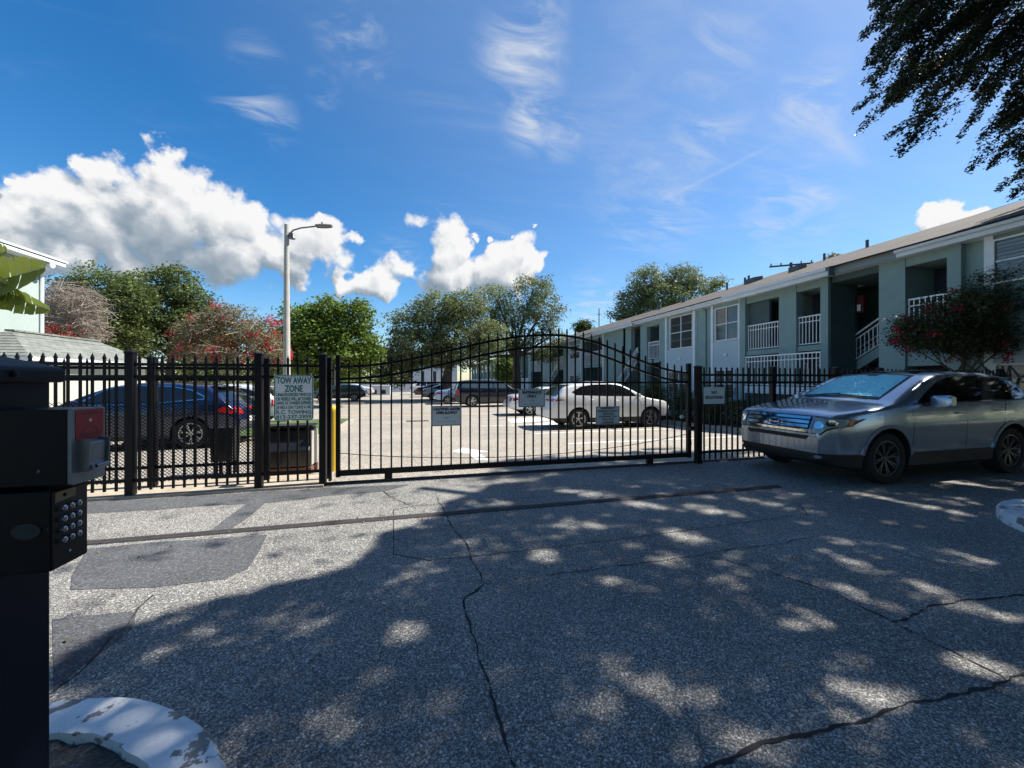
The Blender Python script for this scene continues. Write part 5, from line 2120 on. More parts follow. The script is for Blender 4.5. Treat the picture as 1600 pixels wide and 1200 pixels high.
# head lamps: wedge that wraps round the corner, amber end
for sgn in (1, -1):
    hp = [(.572, .70), (.70, .69), (.745, .755), (.80, .79), (.875, .825), (.895, .93), (.58, .945)]
    hp = [(sgn * a, b) for (a, b) in hp]
    if sgn < 0:
        hp = hp[::-1]
    rim_ = ed.patch('F', hp, M_plas, 'head_lamp_surround', off=0.003, grid=.05)
    ip = [(.586, .712), (.692, .712), (.735, .775), (.79, .806), (.852, .826), (.866, .922), (.592, .932)]
    ip = [(sgn * a, b) for (a, b) in ip]
    if sgn < 0:
        ip = ip[::-1]
    hl = ed.patch('F', ip, M_lens, 'head_lamp', off=0.006, grid=.05)
    ap = [(.855, .828), (.873, .832), (.886, .912), (.868, .92)]
    ap = [(sgn * a, b) for (a, b) in ap]
    if sgn < 0:
        ap = ap[::-1]
    ed.patch('F', ap, M_amber, 'amber_lens', off=0.0065, grid=.05, parent=hl)
    for (yy, zz, r0) in ((.66, .83, .055), (.775, .865, .045)):
        cp = [(sgn * (yy + r0 * math.cos(a)), zz + r0 * math.sin(a)) for a in [2 * math.pi * k / 20 for k in range(20)]]
        if sgn < 0:
            cp = cp[::-1]
        ed.patch('F', cp, M_chrome, 'reflector_bowl', off=0.0075, grid=.05, parent=hl, sink=.003)
    fp_ = [(.52, .40), (.60, .375), (.74, .38), (.77, .42), (.74, .445), (.58, .445)]
    fp_ = [(sgn * a, b) for (a, b) in fp_]
    if sgn < 0:
        fp_ = fp_[::-1]
    fg = ed.patch('F', fp_, M_plas, 'fog_lamp_recess', off=0.003, grid=.06)
    cp = [(sgn * (.66 + .042 * math.cos(a)), .410 + .028 * math.sin(a)) for a in [2 * math.pi * k / 16 for k in range(16)]]
    if sgn < 0:
        cp = cp[::-1]
    ed.patch('F', cp, M_chrome, 'fog_lamp', off=0.006, grid=.06, parent=fg, sink=.003)
ed.patch('F', [(-.50, .605), (.50, .605), (.55, .665), (-.55, .665)], M_plas, 'bumper_slot', off=0.003)
ed.patch('F', [(-.52, .245), (.52, .245), (.56, .395), (-.56, .395)], mat('air_dam', (0.006, 0.006, 0.007), 0.8), 'air_intake', off=0.003)
# doors, handles, mirrors
ed.seam([(1.50, .50), (1.52, .9), (1.50, 1.16)])
ed.seam([(2.66, .40), (2.68, 1.2)])
ed.seam([(3.30, .48), (3.52, .8), (3.62, 1.22)])
ed.seam([(1.52, .415), (3.28, .425)])
ed.both([(1.55, 1.163), (2.6, 1.182), (3.9, 1.207), (4.26, 1.218), (4.26, 1.232), (3.9, 1.222), (2.6, 1.198), (1.55, 1.18)], M_plas, 'belt_moulding', off=0.006)
ed.handle(2.50, 1.02, M_chrome)
ed.handle(3.42, 1.05, M_chrome)
ed.mirror(1.83, 1.15, 0, silver, (0.15, .24, .18))
for v in ('L', 'R'):   # flared lips round the wheel openings
    for xc in (P['xf'], P['xr']):
        pl_ = []
        for rr_ in (P['R'] + .066, P['R'] + .115):
            arc_ = [(xc + rr_ * math.cos(R(a)), P['R'] + rr_ * math.sin(R(a))) for a in range(4, 177, 8)]
            pl_ += arc_ if rr_ < P['R'] + .1 else arc_[::-1]
        ed.patch(v, pl_, silver, 'wheel_arch_lip', off=0.008, grid=.1)
pts_ = [ed.hit('T', 1.2, -.55)[0], ed.hit('T', 1.2, -.55)[0] + Vector((.02, 0, .05))]
ed.part(MB().tube([ed.hit('B', -.4, 1.1)[0] * 1, ed.hit('B', .4, 1.1)[0] * 1], .012, 6), 'hatch_strip', M_chrome)
for sgn in (1, -1):
    tp = [(sgn * a, b) for (a, b) in [(.62, .95), (.80, .93), (.80, 1.14), (.66, 1.18)]]
    ed.patch('B', tp if sgn > 0 else tp[::-1], M_redl, 'tail_lamp', off=0.006)

# ---------------------------------------------------------------- generic parked cars
SUV_TOP = [(0, .36), (.004, .47), (.018, .555), (.06, .605), (.20, .665), (.235, .685), (.34, .85), (.43, .955), (.54, 1.0), (.70, .992), (.84, .95), (.90, .84), (.955, .66), (.985, .58), (1, .42)]
COUPE_TOP = [(0, .36), (.004, .46), (.018, .54), (.06, .59), (.20, .655), (.245, .69), (.36, .87), (.44, .965), (.53, 1.0), (.66, .992), (.80, .95), (.885, .89), (.93, .735), (.98, .62), (1, .42)]
SEDAN_TOP = [(0, .36), (.005, .46), (.02, .53), (.08, .585), (.24, .665), (.27, .69), (.40, .925), (.49, .995), (.60, .99), (.70, .90), (.81, .76), (.93, .72), (.975, .66), (1, .42)]
BOX_TOP = [(0, .34), (.004, .50), (.015, .585), (.06, .63), (.22, .675), (.25, .69), (.34, .87), (.41, .965), (.52, 1.0), (.80, .99), (.93, .96), (.965, .80), (.985, .62), (1, .42)]


def parked(label, nose, rz, L, W, H, top, pm, R0=0.345, glass=None, rim=None, spokes=5, wing=True, chrome_line=False, detail=True, roof_black=False, style='solid', name='parked_car', clad=.34, tail='strip', group='cars in the car park', side=None, box=False):
    P = dict(L=L, W=W, paint=pm, R=R0, xf=L * .195, xr=L * .785, gap=.05, clad=clad, tumble=.36, crown=.03,
             top=npts(top, L, H), belt=[(0, .58 * H), (.25 * L, .635 * H), (.6 * L, .655 * H), (L, .68 * H)],
             bot=[(0, .34), (.1, .27), (.4, .22), (L - .5, .23), (L, .40)], plan=plan_for(L))
    c = Car(name, label, 'car', nose, rz, P, group)
    c.wheels(spokes, rim or M_alloy, .70, style)
    glass = glass or M_glass
    f = lambda l: npts(l, L, H)
    if box:
        wins = [[(.305, .685), (.375, .845), (.42, .915), (.505, .925), (.505, .69)], [(.52, .69), (.52, .925), (.69, .92), (.70, .695)], [(.715, .695), (.71, .92), (.90, .885), (.925, .71)]]
    elif top is SEDAN_TOP:
        wins = [[(.345, .68), (.43, .865), (.49, .925), (.54, .93), (.55, .685)], [(.562, .685), (.555, .93), (.62, .915), (.69, .845), (.70, .69)], [(.71, .69), (.70, .835), (.765, .735)]]
    else:
        wins = [[(.315, .675), (.38, .82), (.44, .90), (.52, .925), (.525, .68)], [(.537, .68), (.535, .925), (.68, .91), (.70, .69)], [(.712, .69), (.692, .905), (.77, .865), (.845, .755), (.80, .70)]]
    if top is COUPE_TOP:
        wins = [[(.305, .675), (.38, .83), (.44, .905), (.52, .93), (.66, .922), (.76, .882), (.835, .775), (.80, .71), (.55, .685)]]
    for w in wins:
        c.both(f(w), glass, 'side_window', off=.003, grid=.12)
    if chrome_line:
        c.both(f([(.315, .662), (.60, .672), (.84, .735), (.86, .75), (.855, .757), (.835, .745), (.60, .682), (.315, .672)]), M_chrome, 'window_trim', off=.006, grid=.15)
        c.both(f([(.33, .72), (.40, .87), (.46, .935), (.55, .952), (.68, .938), (.78, .885), (.86, .757), (.85, .752), (.775, .873), (.68, .926), (.55, .940), (.46, .922), (.40, .856), (.34, .72)]), M_chrome, 'window_trim', off=.006, grid=.15)
    hw = W / 2
    if top is SEDAN_TOP:
        c.patch('T', [(.28 * L, -hw * .72), (.27 * L, 0), (.28 * L, hw * .72), (.43 * L, hw * .60), (.44 * L, 0), (.43 * L, -hw * .60)], glass, 'windscreen', off=.003, grid=.15)
        c.patch('T', [(.655 * L, -hw * .60), (.645 * L, 0), (.655 * L, hw * .60), (.795 * L, hw * .68), (.80 * L, 0), (.795 * L, -hw * .68)], glass, 'rear_window', off=.003, grid=.15)
    else:
        c.patch('T', [(.25 * L, -hw * .70), (.245 * L, 0), (.25 * L, hw * .70), (.40 * L, hw * .58), (.41 * L, 0), (.40 * L, -hw * .58)], glass, 'windscreen', off=.003, grid=.15)
        za, zb3 = (.70 * H, .90 * H) if box else (.69 * H, .87 * H)
        c.patch('B', [(-hw * .72, za), (hw * .72, za), (hw * .58, zb3), (-hw * .58, zb3)], glass, 'rear_window', off=.004, grid=.15)
        if not box:
            sp_ = c.hit('T', .855 * L, 0)[0]
            c.part(MB().box(.83 * L, .895 * L, -hw * .62, hw * .62, sp_.z - .012, sp_.z + .014), 'spoiler', M_plas if top is COUPE_TOP else pm, bevel=.01)
    for sgn in (1, -1):
        q = lambda l: [(sgn * a * hw, b * H) for (a, b) in (l if sgn > 0 else l[::-1])]
        c.patch('F', q([(.50, .46), (.86, .47), (.90, .55), (.55, .52)]), M_lens, 'head_lamp', off=.005, grid=.1)
        if tail == 'strip':
            c.patch('B', q([(.08, .585), (.80, .575), (.86, .60), (.84, .635), (.08, .62)]), M_redl, 'tail_lamp', off=.006, grid=.1)
            c.patch('L' if sgn < 0 else 'R', f([(.885, .615), (.97, .585), (.985, .60), (.96, .635)]), M_redl, 'tail_lamp', off=.006, grid=.1)
        elif tail == 'tall':
            c.patch('B', q([(.70, .44), (.86, .44), (.84, .66), (.72, .66)]), M_redl, 'tail_lamp', off=.006, grid=.1)
            c.patch('L' if sgn < 0 else 'R', f([(.945, .46), (.99, .46), (.975, .66), (.95, .66)]), M_redl, 'tail_lamp', off=.006, grid=.1)
        else:
            c.patch('B', q([(.50, .50), (.86, .50), (.84, .62), (.56, .60)]), M_redl, 'tail_lamp', off=.006, grid=.1)
            c.patch('L' if sgn < 0 else 'R', f([(.90, .55), (.985, .50), (.985, .60), (.93, .625)]), M_redl, 'tail_lamp', off=.006, grid=.1)
    c.patch('F', [(-hw * .42, .30 * H), (hw * .42, .30 * H), (hw * .46, .46 * H), (-hw * .46, .46 * H)], M_plas, 'grille', off=.004, grid=.12)
    c.patch('B', [(-.26, .36 * H), (.26, .36 * H), (.26, .36 * H + .14), (-.26, .36 * H + .14)], M_plate, 'number_plate', off=.006, grid=.2)
    if detail:
        c.seam([(.275 * L, .26 * H), (.28 * L, .5 * H), (.30 * L, .64 * H)])
        c.seam([(.53 * L, .22 * H), (.532 * L, .66 * H)])
        c.seam([(.69 * L, .28 * H), (.735 * L, .45 * H), (.74 * L, .66 * H)])
        c.handle(.485 * L, .59 * H)
        c.handle(.685 * L, .61 * H)
        c.mirror(.315 * L, .655 * H, 0, pm, (.13, .2, .14))
    return c


pearl = paint('pearl_white', (0.72, 0.72, 0.70), 0.0, 0.25)
wht = paint('plain_white', (0.70, 0.71, 0.72), 0.0, 0.28)
navy = paint('deep_blue_paint', (0.008, 0.015, 0.052), 0.3, 0.25)
dnav = paint('black_blue_paint', (0.010, 0.013, 0.026), 0.3, 0.25)
teal = paint('slate_teal_paint', (0.045, 0.065, 0.072), 0.4, 0.28)
lblu = paint('ice_blue_paint', (0.30, 0.40, 0.56), 0.4, 0.28)
sil = paint('light_silver_paint', (0.42, 0.43, 0.44), 0.6, 0.28)

PI = math.pi
# blue crossover behind the left fence, nose to the left
L = 4.72
p = gp(296, 702)
W = 1.86
parked('dark blue crossover with chrome window trim parked behind the left fence', (p.x - L * .785, p.y + W / 2, p.z), 0, L, W, 1.62, SUV_TOP, navy, .37, spokes=7, style='split', chrome_line=True, tail='mid')
# white one beyond it
p = gp(398, 664)
L = 4.6
parked('white crossover parked beyond the blue one behind the tow sign', (p.x - L * .82, p.y + .9, p.z), 0, L, 1.84, 1.62, SUV_TOP, wht, .35, tail='tall')
# white luxury crossover, nose to the building
L, W = 4.86, 1.90
parked('white coupe-like crossover with full-width red tail strip behind the gate', (9.36, 12.55 + W / 2, gz(13)), PI, L, W, 1.72, COUPE_TOP, pearl, .375, rim=M_alloy, spokes=5, style='split', tail='strip', clad=.42)
p = gp(829, 650)
L, W = 4.75, 1.80
parked('white saloon with red tail lamps parked behind the entrance only sign', (p.x + L * .785, p.y + W / 2, p.z), PI, L, W, 1.46, SEDAN_TOP, wht, .33, spokes=5, tail='mid', glass=M_glassl)
p = gp(738, 636.5)
L, W = 5.2, 2.0
c = parked('black-blue large boxy estate with chrome wheels parked right of the oak', (p.x + L * .785, p.y + W / 2, p.z), PI, L, W, 1.82, BOX_TOP, dnav, .40, spokes=6, tail='tall', box=True, glass=M_glassl)
rk = MB()
for z in (.55, .72, .89, 1.06):
    rk.bar((L + .28, -.75, z), (L + .28, .75, z), .05)
for y in (-.75, .75):
    rk.bar((L + .28, y, .45), (L + .28, y, 1.1), .05)
rk.bar((L - .05, 0, .5), (L + .3, 0, .5), .07)
rk.build('hitch_rack', M_plas, c.o)
p = gp(700, 632)
L, W = 4.5, 1.78
parked('ice blue saloon parked beyond the black estate', (p.x + L * .785, p.y + W / 2, p.z), PI, L, W, 1.45, SEDAN_TOP, lblu, .32, tail='mid', glass=M_glassl)
p = gp(676, 625)
parked('light silver saloon parked under the oak', (p.x + 3.5, p.y + .9, p.z), PI, 4.5, 1.78, 1.45, SEDAN_TOP, sil, .32, tail='mid', detail=False)
p = gp(664, 620.5)
parked('black saloon parked behind the silver one under the oak', (p.x + 3.5, p.y + .9, p.z), PI, 4.5, 1.78, 1.46, SEDAN_TOP, dnav, .32, tail='mid', detail=False)
p = gp(652, 617)
parked('farthest white crossover in the row under the oak', (p.x + 3.5, p.y + .9, p.z), PI, 4.5, 1.8, 1.6, SUV_TOP, wht, .34, tail='tall', detail=False)
p = gp(553, 626.5)
L = 4.4
parked('slate grey hatchback parked on the far left side of the car park', (p.x - L * .785, p.y + .9, p.z), 0, L, 1.8, 1.48, COUPE_TOP, teal, .33, tail='mid', glass=M_glassl)
p = gp(566, 620)
parked('white saloon parked beyond the slate grey hatchback', (p.x - 3.4, p.y + .9, p.z), 0, 4.5, 1.8, 1.46, SEDAN_TOP, wht, .32, tail='mid', detail=False)
# concrete wheel stops
for k, (px, py) in enumerate(((548, 632), (1068, 664))):
    q = gp(px, py)
    o = MB().prism_x([(-.08, 0), (-.06, .12), (.06, .12), (.08, 0)], -.9, .9).build('wheel_stop', M_conc, None, (q.x, q.y, q.z))
    if k:
        o.rotation_euler = (0, 0, R(90))
    tag(o, ('white concrete wheel stop by the slate grey hatchback', 'pale concrete wheel stop in front of the white coupe-like crossover')[k], 'wheel stop')

# ================================================================ trees and plants
rng = np.random.default_rng(11)
M_bark = mat('bark', (0.075, 0.062, 0.05), 0.95, var=0.4, vscale=6, bump=0.8, bscale=14, streak=.25)
M_twig = mat('pale_twig', (0.36, 0.31, 0.26), 0.9, var=0.3, vscale=4)
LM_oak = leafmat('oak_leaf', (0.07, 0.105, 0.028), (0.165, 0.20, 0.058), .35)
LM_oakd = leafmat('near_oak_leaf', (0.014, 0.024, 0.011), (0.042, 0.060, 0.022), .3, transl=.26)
LM_oak2 = leafmat('grey_oak_leaf', (0.12, 0.15, 0.055), (0.25, 0.28, 0.12), .35)
LM_lime = leafmat('lime_leaf', (0.10, 0.165, 0.022), (0.20, 0.275, 0.05), .3)
LM_myr = leafmat('myrtle_leaf', (0.13, 0.135, 0.045), (0.24, 0.19, 0.09), .35)
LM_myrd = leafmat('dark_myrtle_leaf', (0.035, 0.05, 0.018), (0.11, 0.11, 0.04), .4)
LM_red = leafmat('blossom_red', (0.42, 0.012, 0.045), (0.62, 0.05, 0.10), .25, transl=.35)
LM_dry = leafmat('dry_seed', (0.20, 0.155, 0.12), (0.36, 0.29, 0.235), .3)
LM_hedge = leafmat('hedge_leaf', (0.018, 0.034, 0.010), (0.06, 0.085, 0.02), .4)
LM_palm = leafmat('palm_leaf', (0.025, 0.05, 0.012), (0.075, 0.11, 0.022), .35)
LM_ban = leafmat('banana_leaf', (0.12, 0.16, 0.022), (0.17, 0.20, 0.035), .25, transl=.45)


def leaf_mesh(name, P, size, m, aspect=0.5, up=0.35, jit=0.35, droop=0.0):
    """one small folded leaf at every point"""
    n = len(P)
    d = rng.normal(size=(n, 3))
    d[:, 2] = d[:, 2] * 0.6 - droop
    d /= np.linalg.norm(d, axis=1)[:, None]
    nn = rng.normal(size=(n, 3))
    nn[:, 2] += up * 3
    s = np.cross(d, nn)
    s /= np.linalg.norm(s, axis=1)[:, None] + 1e-9
    nr = np.cross(s, d)
    sz = (size * (1 + rng.uniform(-jit, jit, n)))[:, None]
    a = P - d * sz * 0.5
    c = P + d * sz * 0.5
    b = P + s * sz * aspect * 0.5 + nr * sz * 0.08
    e = P - s * sz * aspect * 0.5 + nr * sz * 0.08
    v = np.stack([a, b, c, e], axis=1).reshape(-1, 3)
    me = bpy.data.meshes.new(name)
    me.vertices.add(4 * n)
    me.vertices.foreach_set('co', v.astype(np.float32).ravel())
    me.loops.add(4 * n)
    me.loops.foreach_set('vertex_index', np.arange(4 * n, dtype=np.int32))
    me.polygons.add(n)
    me.polygons.foreach_set('loop_start', np.arange(0, 4 * n, 4, dtype=np.int32))
    me.polygons.foreach_set('loop_total', np.full(n, 4, dtype=np.int32))
    me.update(calc_edges=True)
    me.materials.append(m)
    return me


def clump_points(blobs, ntwig, per, spread, shell=0.55):
    """points in clumps through the volume of the blobs (cx,cy,cz,rx,ry,rz)"""
    blobs = np.array(blobs, dtype=float)
    vol = blobs[:, 3] * blobs[:, 4] * blobs[:, 5]
    pick = rng.choice(len(blobs), ntwig, p=(vol ** .8) / (vol ** .8).sum())
    d = rng.normal(size=(ntwig, 3))
    d /= np.linalg.norm(d, axis=1)[:, None]
    r = rng.uniform(shell ** 3, 1, ntwig) ** (1 / 3)
    r *= 1 + rng.normal(0, .13, ntwig)
    T = blobs[pick, :3] + d * r[:, None] * blobs[pick, 3:]
    k = rng.poisson(per, ntwig) + 1
    P = np.repeat(T, k, axis=0) + rng.normal(size=(k.sum(), 3)) * np.array([spread, spread, spread * .7])
    return T, P


def tree(name, label, base, trunk_h, blobs, ntwig, per, spread, leaf, lm, trunk_r=0.2, aspect=.5, group=None, cat='tree', bark=None, limbs=True, stems=1, shell=.5, lean=(0, 0), flowers=None, twigs=0):
    o = thing(name, label, cat, base, 0, group)
    bl = [(b[0] - base[0], b[1] - base[1], b[2] - base[2], b[3], b[4], b[5]) for b in blobs]
    T, Pn = clump_points(bl, int(ntwig * 1.5), per * 1.25, spread, shell)
    link('crown', leaf_mesh('crown', Pn, leaf, lm, aspect), o)
    mb = MB()
    bk = bark or M_bark
    tops = []
    for s_ in range(stems):
        a = 2 * math.pi * s_ / max(1, stems)
        off = Vector((math.cos(a), math.sin(a), 0)) * (trunk_r * 1.6 if stems > 1 else 0)
        tp = Vector((lean[0], lean[1], trunk_h)) + off * (4 if stems > 1 else 0)
        pts = [off + Vector((0, 0, -.2)), off + tp * .35 + Vector((rnd.uniform(-.1, .1), rnd.uniform(-.1, .1), 0)), off + tp * .7 + Vector((rnd.uniform(-.1, .1), rnd.uniform(-.1, .1), 0)), off + tp]
        mb.tube(pts, [trunk_r * 1.25, trunk_r, trunk_r * .85, trunk_r * .7], 9)
        tops.append(off + tp)
    tr = mb.build('trunk', bk, o, smooth=60)
    if limbs:
        mb = MB()
        for i, b in enumerate(bl):
            c = Vector(b[:3])
            st = tops[i % len(tops)]
            mid = st.lerp(c, .5) + Vector((rnd.uniform(-.3, .3), rnd.uniform(-.3, .3), rnd.uniform(-.1, .4))) * (b[3] * .4)
            mb.tube([st, mid, c], [trunk_r * .5, trunk_r * .3, trunk_r * .14], 7)
            sel = T[np.linalg.norm((T - np.array(b[:3])) / np.array(b[3:]), axis=1) < 1.2]
            if len(sel):
                for j in rng.choice(len(sel), min(len(sel), 9), replace=False):
                    q = Vector(sel[j])
                    f = mid.lerp(c, rnd.uniform(.1, 1))
                    mm = f.lerp(q, .5) + Vector((0, 0, rnd.uniform(-.1, .25) * b[5] * .4))
                    mb.tube([f, mm, q], [trunk_r * .12, trunk_r * .08, trunk_r * .03], 5, cap=False)
        mb.build('limbs', bk, o, smooth=60)
    if twigs:
        mb = MB()
        for j in rng.choice(len(T), twigs):
            q = Vector(T[j])
            d = Vector(rng.normal(size=3))
            d.z = abs(d.z) * .6
            d.normalize()
            f = q - d * .5
            mb.tube([f, q + Vector(rng.normal(size=3)) * .08, q + d * .45], [.012, .009, .004], 4, cap=False)
        mb.build('twigs', M_twig, o)
    if flowers:
        nf, fs, fp, fsp = flowers
        Ft = T[rng.choice(len(T), nf)] * 1.0
        Ft += (Ft - np.mean(T, axis=0)) * .12
        Fp = np.repeat(Ft, fp, axis=0) + rng.normal(size=(nf * fp, 3)) * fsp
        link('blossom', leaf_mesh('blossom', Fp, fs, LM_red, .8), o)
    return o


def pb(px, py, d, rpx, rpy=None, depth=1.0):
    """a rounded mass of foliage seen at that bearing, at distance d"""
    c = at_d(px, py, d)
    rx = rpx * d / FPX
    rz = (rpy or rpx) * d / FPX
    return (c.x, c.y, c.z, rx, rx * depth, rz)


def base_at(px, d):
    q = at_d(px, 0, d)
    return (q.x, q.y, -.3)


# oaks beyond the left building
D = 27
tree('oak_tree', 'dark green oak behind the shed, left of the two tall crowns', base_at(160, D), 3.2,
     [pb(120, 470, D, 38, 32), pb(160, 450, D, 42, 30), pb(165, 500, D, 50, 42), pb(110, 520, D, 40, 35), pb(205, 470, D, 32, 32), pb(190, 530, D, 46, 40)], 900, 15, .24, .20, LM_oak, .3, group='oaks behind the shed')
D = 30
tree('oak_tree', 'dark green oak with the tallest ragged crown behind the red-flowered tree', base_at(268, D), 3.6,
     [pb(240, 445, D, 34, 22), pb(280, 432, D, 26, 16), pb(300, 462, D, 26, 20), pb(255, 490, D, 45, 38), pb(300, 510, D, 38, 38), pb(225, 525, D, 42, 38), pb(325, 480, D, 14, 12), pb(320, 545, D, 40, 34)], 980, 15, .25, .21, LM_oak, .34, group='oaks behind the shed')
# dry bare-looking myrtle by the corner of the mint building
D = 23
tree('crape_myrtle', 'dry grey-brown crape myrtle gone to seed beside the mint building', base_at(118, D), 1.6,
     [pb(105, 465, D, 32, 26), pb(135, 480, D, 28, 26), pb(100, 505, D, 34, 28), pb(140, 515, D, 24, 26), pb(80, 490, D, 20, 30)], 760, 7, .14, .10, LM_dry, .07, aspect=.35, stems=4, bark=M_twig, twigs=900, shell=.3)
D = 22
tree('flowering_shrub', 'low pink-flowered shrub peeping above the shed roof', base_at(90, D), 1.0, [pb(92, 524, D, 20, 12)], 60, 9, .1, .10, LM_myr, .05, cat='shrub', limbs=False, flowers=(60, .11, 12, .1))
# red crape myrtle
D = 19
tree('crape_myrtle', 'crape myrtle with scattered red blossom left of the lamp pole', base_at(352, D), 1.5,
     [pb(320, 520, D, 36, 30), pb(360, 510, D, 40, 30), pb(400, 525, D, 32, 28), pb(300, 545, D, 26, 22), pb(345, 545, D, 44, 28), pb(420, 548, D, 24, 24), pb(350, 490, D, 24, 14)], 820, 10, .15, .105, LM_myr, .075, stems=5, bark=M_twig, twigs=420, shell=.25, flowers=(90, .11, 28, .11))
# bright green tree
D = 26
tree('shade_tree', 'bright yellow-green leafy tree right of the lamp pole', base_at(505, D), 3.0,
     [pb(475, 505, D, 36, 28), pb(515, 487, D, 32, 20), pb(555, 500, D, 28, 26), pb(500, 530, D, 48, 34), pb(550, 540, D, 38, 34), pb(455, 540, D, 30, 30), pb(540, 562, D, 42, 28), pb(480, 565, D, 42, 26), pb(562, 478, D, 14, 10), pb(585, 550, D, 16, 22)], 900, 15, .23, .24, LM_lime, .26)
D = 34
tree('shade_tree', 'dull green tree filling the gap behind the lamp pole', base_at(440, D), 3.0, [pb(432, 545, D, 30, 32), pb(420, 572, D, 36, 24), pb(600, 568, D, 30, 28), pb(620, 582, D, 24, 22)], 260, 14, .3, .26, LM_oak, .25, limbs=False)
# the spreading oak over the parked cars
D = 33
tree('oak_tree', 'broad grey-green oak in the middle with the thick leaning trunk', tuple(at_d(694, 0, D).xy) + (-.3,), 3.0,
     [pb(640, 510, D, 34, 26), pb(685, 485, D, 42, 26), pb(730, 480, D, 34, 24), pb(660, 540, D, 48, 30), pb(715, 530, D, 48, 34), pb(620, 550, D, 24, 22), pb(760, 530, D, 34, 32), pb(690, 560, D, 34, 18), pb(640, 565, D, 26, 14)], 1250, 15, .26, .21, LM_oak2, .46, lean=(.4, 0), group='oaks in the car park')
D = 37
tree('oak_tree', 'open-crowned oak with bare limbs just left of the long building', base_at(806, D), 4.2,
     [pb(775, 465, D, 32, 20), pb(835, 450, D, 32, 18), pb(850, 485, D, 32, 26), pb(800, 495, D, 36, 24), pb(760, 500, D, 26, 24), pb(862, 525, D, 20, 24), pb(820, 530, D, 30, 18), pb(775, 540, D, 34, 16), pb(740, 565, D, 28, 14), pb(850, 555, D, 24, 12)], 900, 12, .24, .21, LM_oak2, .42, group='oaks in the car park', shell=.4)
D = 50
tree('oak_tree', 'pale rounded oak rising behind the long roof', base_at(1040, D), 7.0,
     [pb(1010, 440, D, 28, 22), pb(1065, 435, D, 30, 18), pb(1035, 465, D, 42, 24), pb(985, 470, D, 24, 20), pb(1095, 450, D, 26, 14), pb(1120, 442, D, 14, 8), pb(970, 492, D, 22, 10), pb(1000, 495, D, 34, 14)], 900, 13, .34, .28, LM_oak2, .42)
D = 62
tree('palm_tree', 'small palm tuft showing over the far end of the roof', base_at(912, D), 9.0, [pb(912, 512, D, 10, 7)], 40, 16, .5, .8, LM_palm, .15, aspect=.18, limbs=False)
D = 60
tree('shrub', 'tiny bright treetop showing above the long roof', base_at(1302, 33), 8.0, [pb(1302, 404, 33, 8, 5)], 18, 10, .2, .2, LM_oak2, .1, cat='tree', limbs=False)
# background greenery closing the far end
for k, (px, py, d, r1, r2, lm_, lab) in enumerate(((575, 590, 66, 34, 16, LM_lime, 'bright green bush mass at the far end, left side'), (630, 588, 68, 30, 18, LM_oak, 'dark bush mass at the far end behind the wall'), (500, 590, 44, 44, 22, LM_lime, 'bright green bush behind the slate grey hatchback'), (790, 575, 54, 16, 22, LM_lime, 'yellow-green slim tree before the shaded green building'), (400, 575, 40, 60, 20, LM_oak, 'dark hedge mass behind the red crape myrtle'), (300, 580, 36, 70, 24, LM_oak, 'dark green shrub mass right of the shed'))):
    tree('shrub', lab, base_at(px, d), .8, [pb(px, py, d, r1, r2, .6), pb(px + r1 * .5, py + 6, d, r1 * .7, r2 * .8, .6), pb(px - r1 * .5, py + 7, d, r1 * .7, r2 * .8, .6)], 240, 13, .32, .26, lm_, .12, cat='shrub', limbs=False)
# planting along the building
def frond_plant(label, px, s, h, n=26, name='palm_shrub', lm_=None):
    t = at_s(px, 0, s).y
    o = thing(name, label, 'plant', (s, t, gz(t) + .1), 0, 'planting along the building')
    mb = MB()
    for k in range(n):
        a = rnd.uniform(0, 2 * PI)
        el = rnd.uniform(.35, 1.35)
        ln = h * rnd.uniform(.7, 1.1)
        pts = []
        for i in range(7):
            u = i / 6
            rr_ = ln * u * math.cos(el) * (1 + .3 * u)
            z = ln * (math.sin(el) * u - .55 * u * u * math.cos(el))
            pts.append(Vector((rr_ * math.cos(a), rr_ * math.sin(a), z + .25 * h)))
        sd = Vector((-math.sin(a), math.cos(a), 0))
        # leaflets either side of the rib
        for i in range(1, 7):
            for j in range(2):
                p0 = pts[i - 1].lerp(pts[i], j / 2)
                wl = .30 * h * math.sin(PI * (i + j / 2 - .4) / 7) + .05
                dr = (pts[i] - pts[i - 1]).normalized()
                for sg in (-1, 1):
                    tip = p0 + sd * sg * wl + dr * wl * .6 - Vector((0, 0, wl * .35))
                    mb.add([p0, p0 + dr * .05, tip], [(0, 1, 2)])
        mb.tube(pts, [.012, .012, .01, .008, .007, .005, .003], 4, cap=False)
    mb.build('fronds', lm_ or LM_palm, o, fix=False)
    MB().tube([(0, 0, -.1), (0, 0, .3 * h)], .07, 8).build('stem', M_bark, o)
    return o


frond_plant('feathery palm shrub under the stairs beside the white crossover roof', 985, 11.3, 1.5)
frond_plant('taller palm shrub left of the siding bay', 1022, 11.0, 1.7)
frond_plant('palm shrub below the far siding window', 1062, 11.2, 1.5)
frond_plant('palm shrub behind the no soliciting sign', 1118, 11.4, 1.5)
frond_plant('leafy palm shrub behind the entrance only sign, left one', 862, 11.0, 1.9)
frond_plant('leafy palm shrub right of the entrance only sign', 893, 10.9, 1.9)


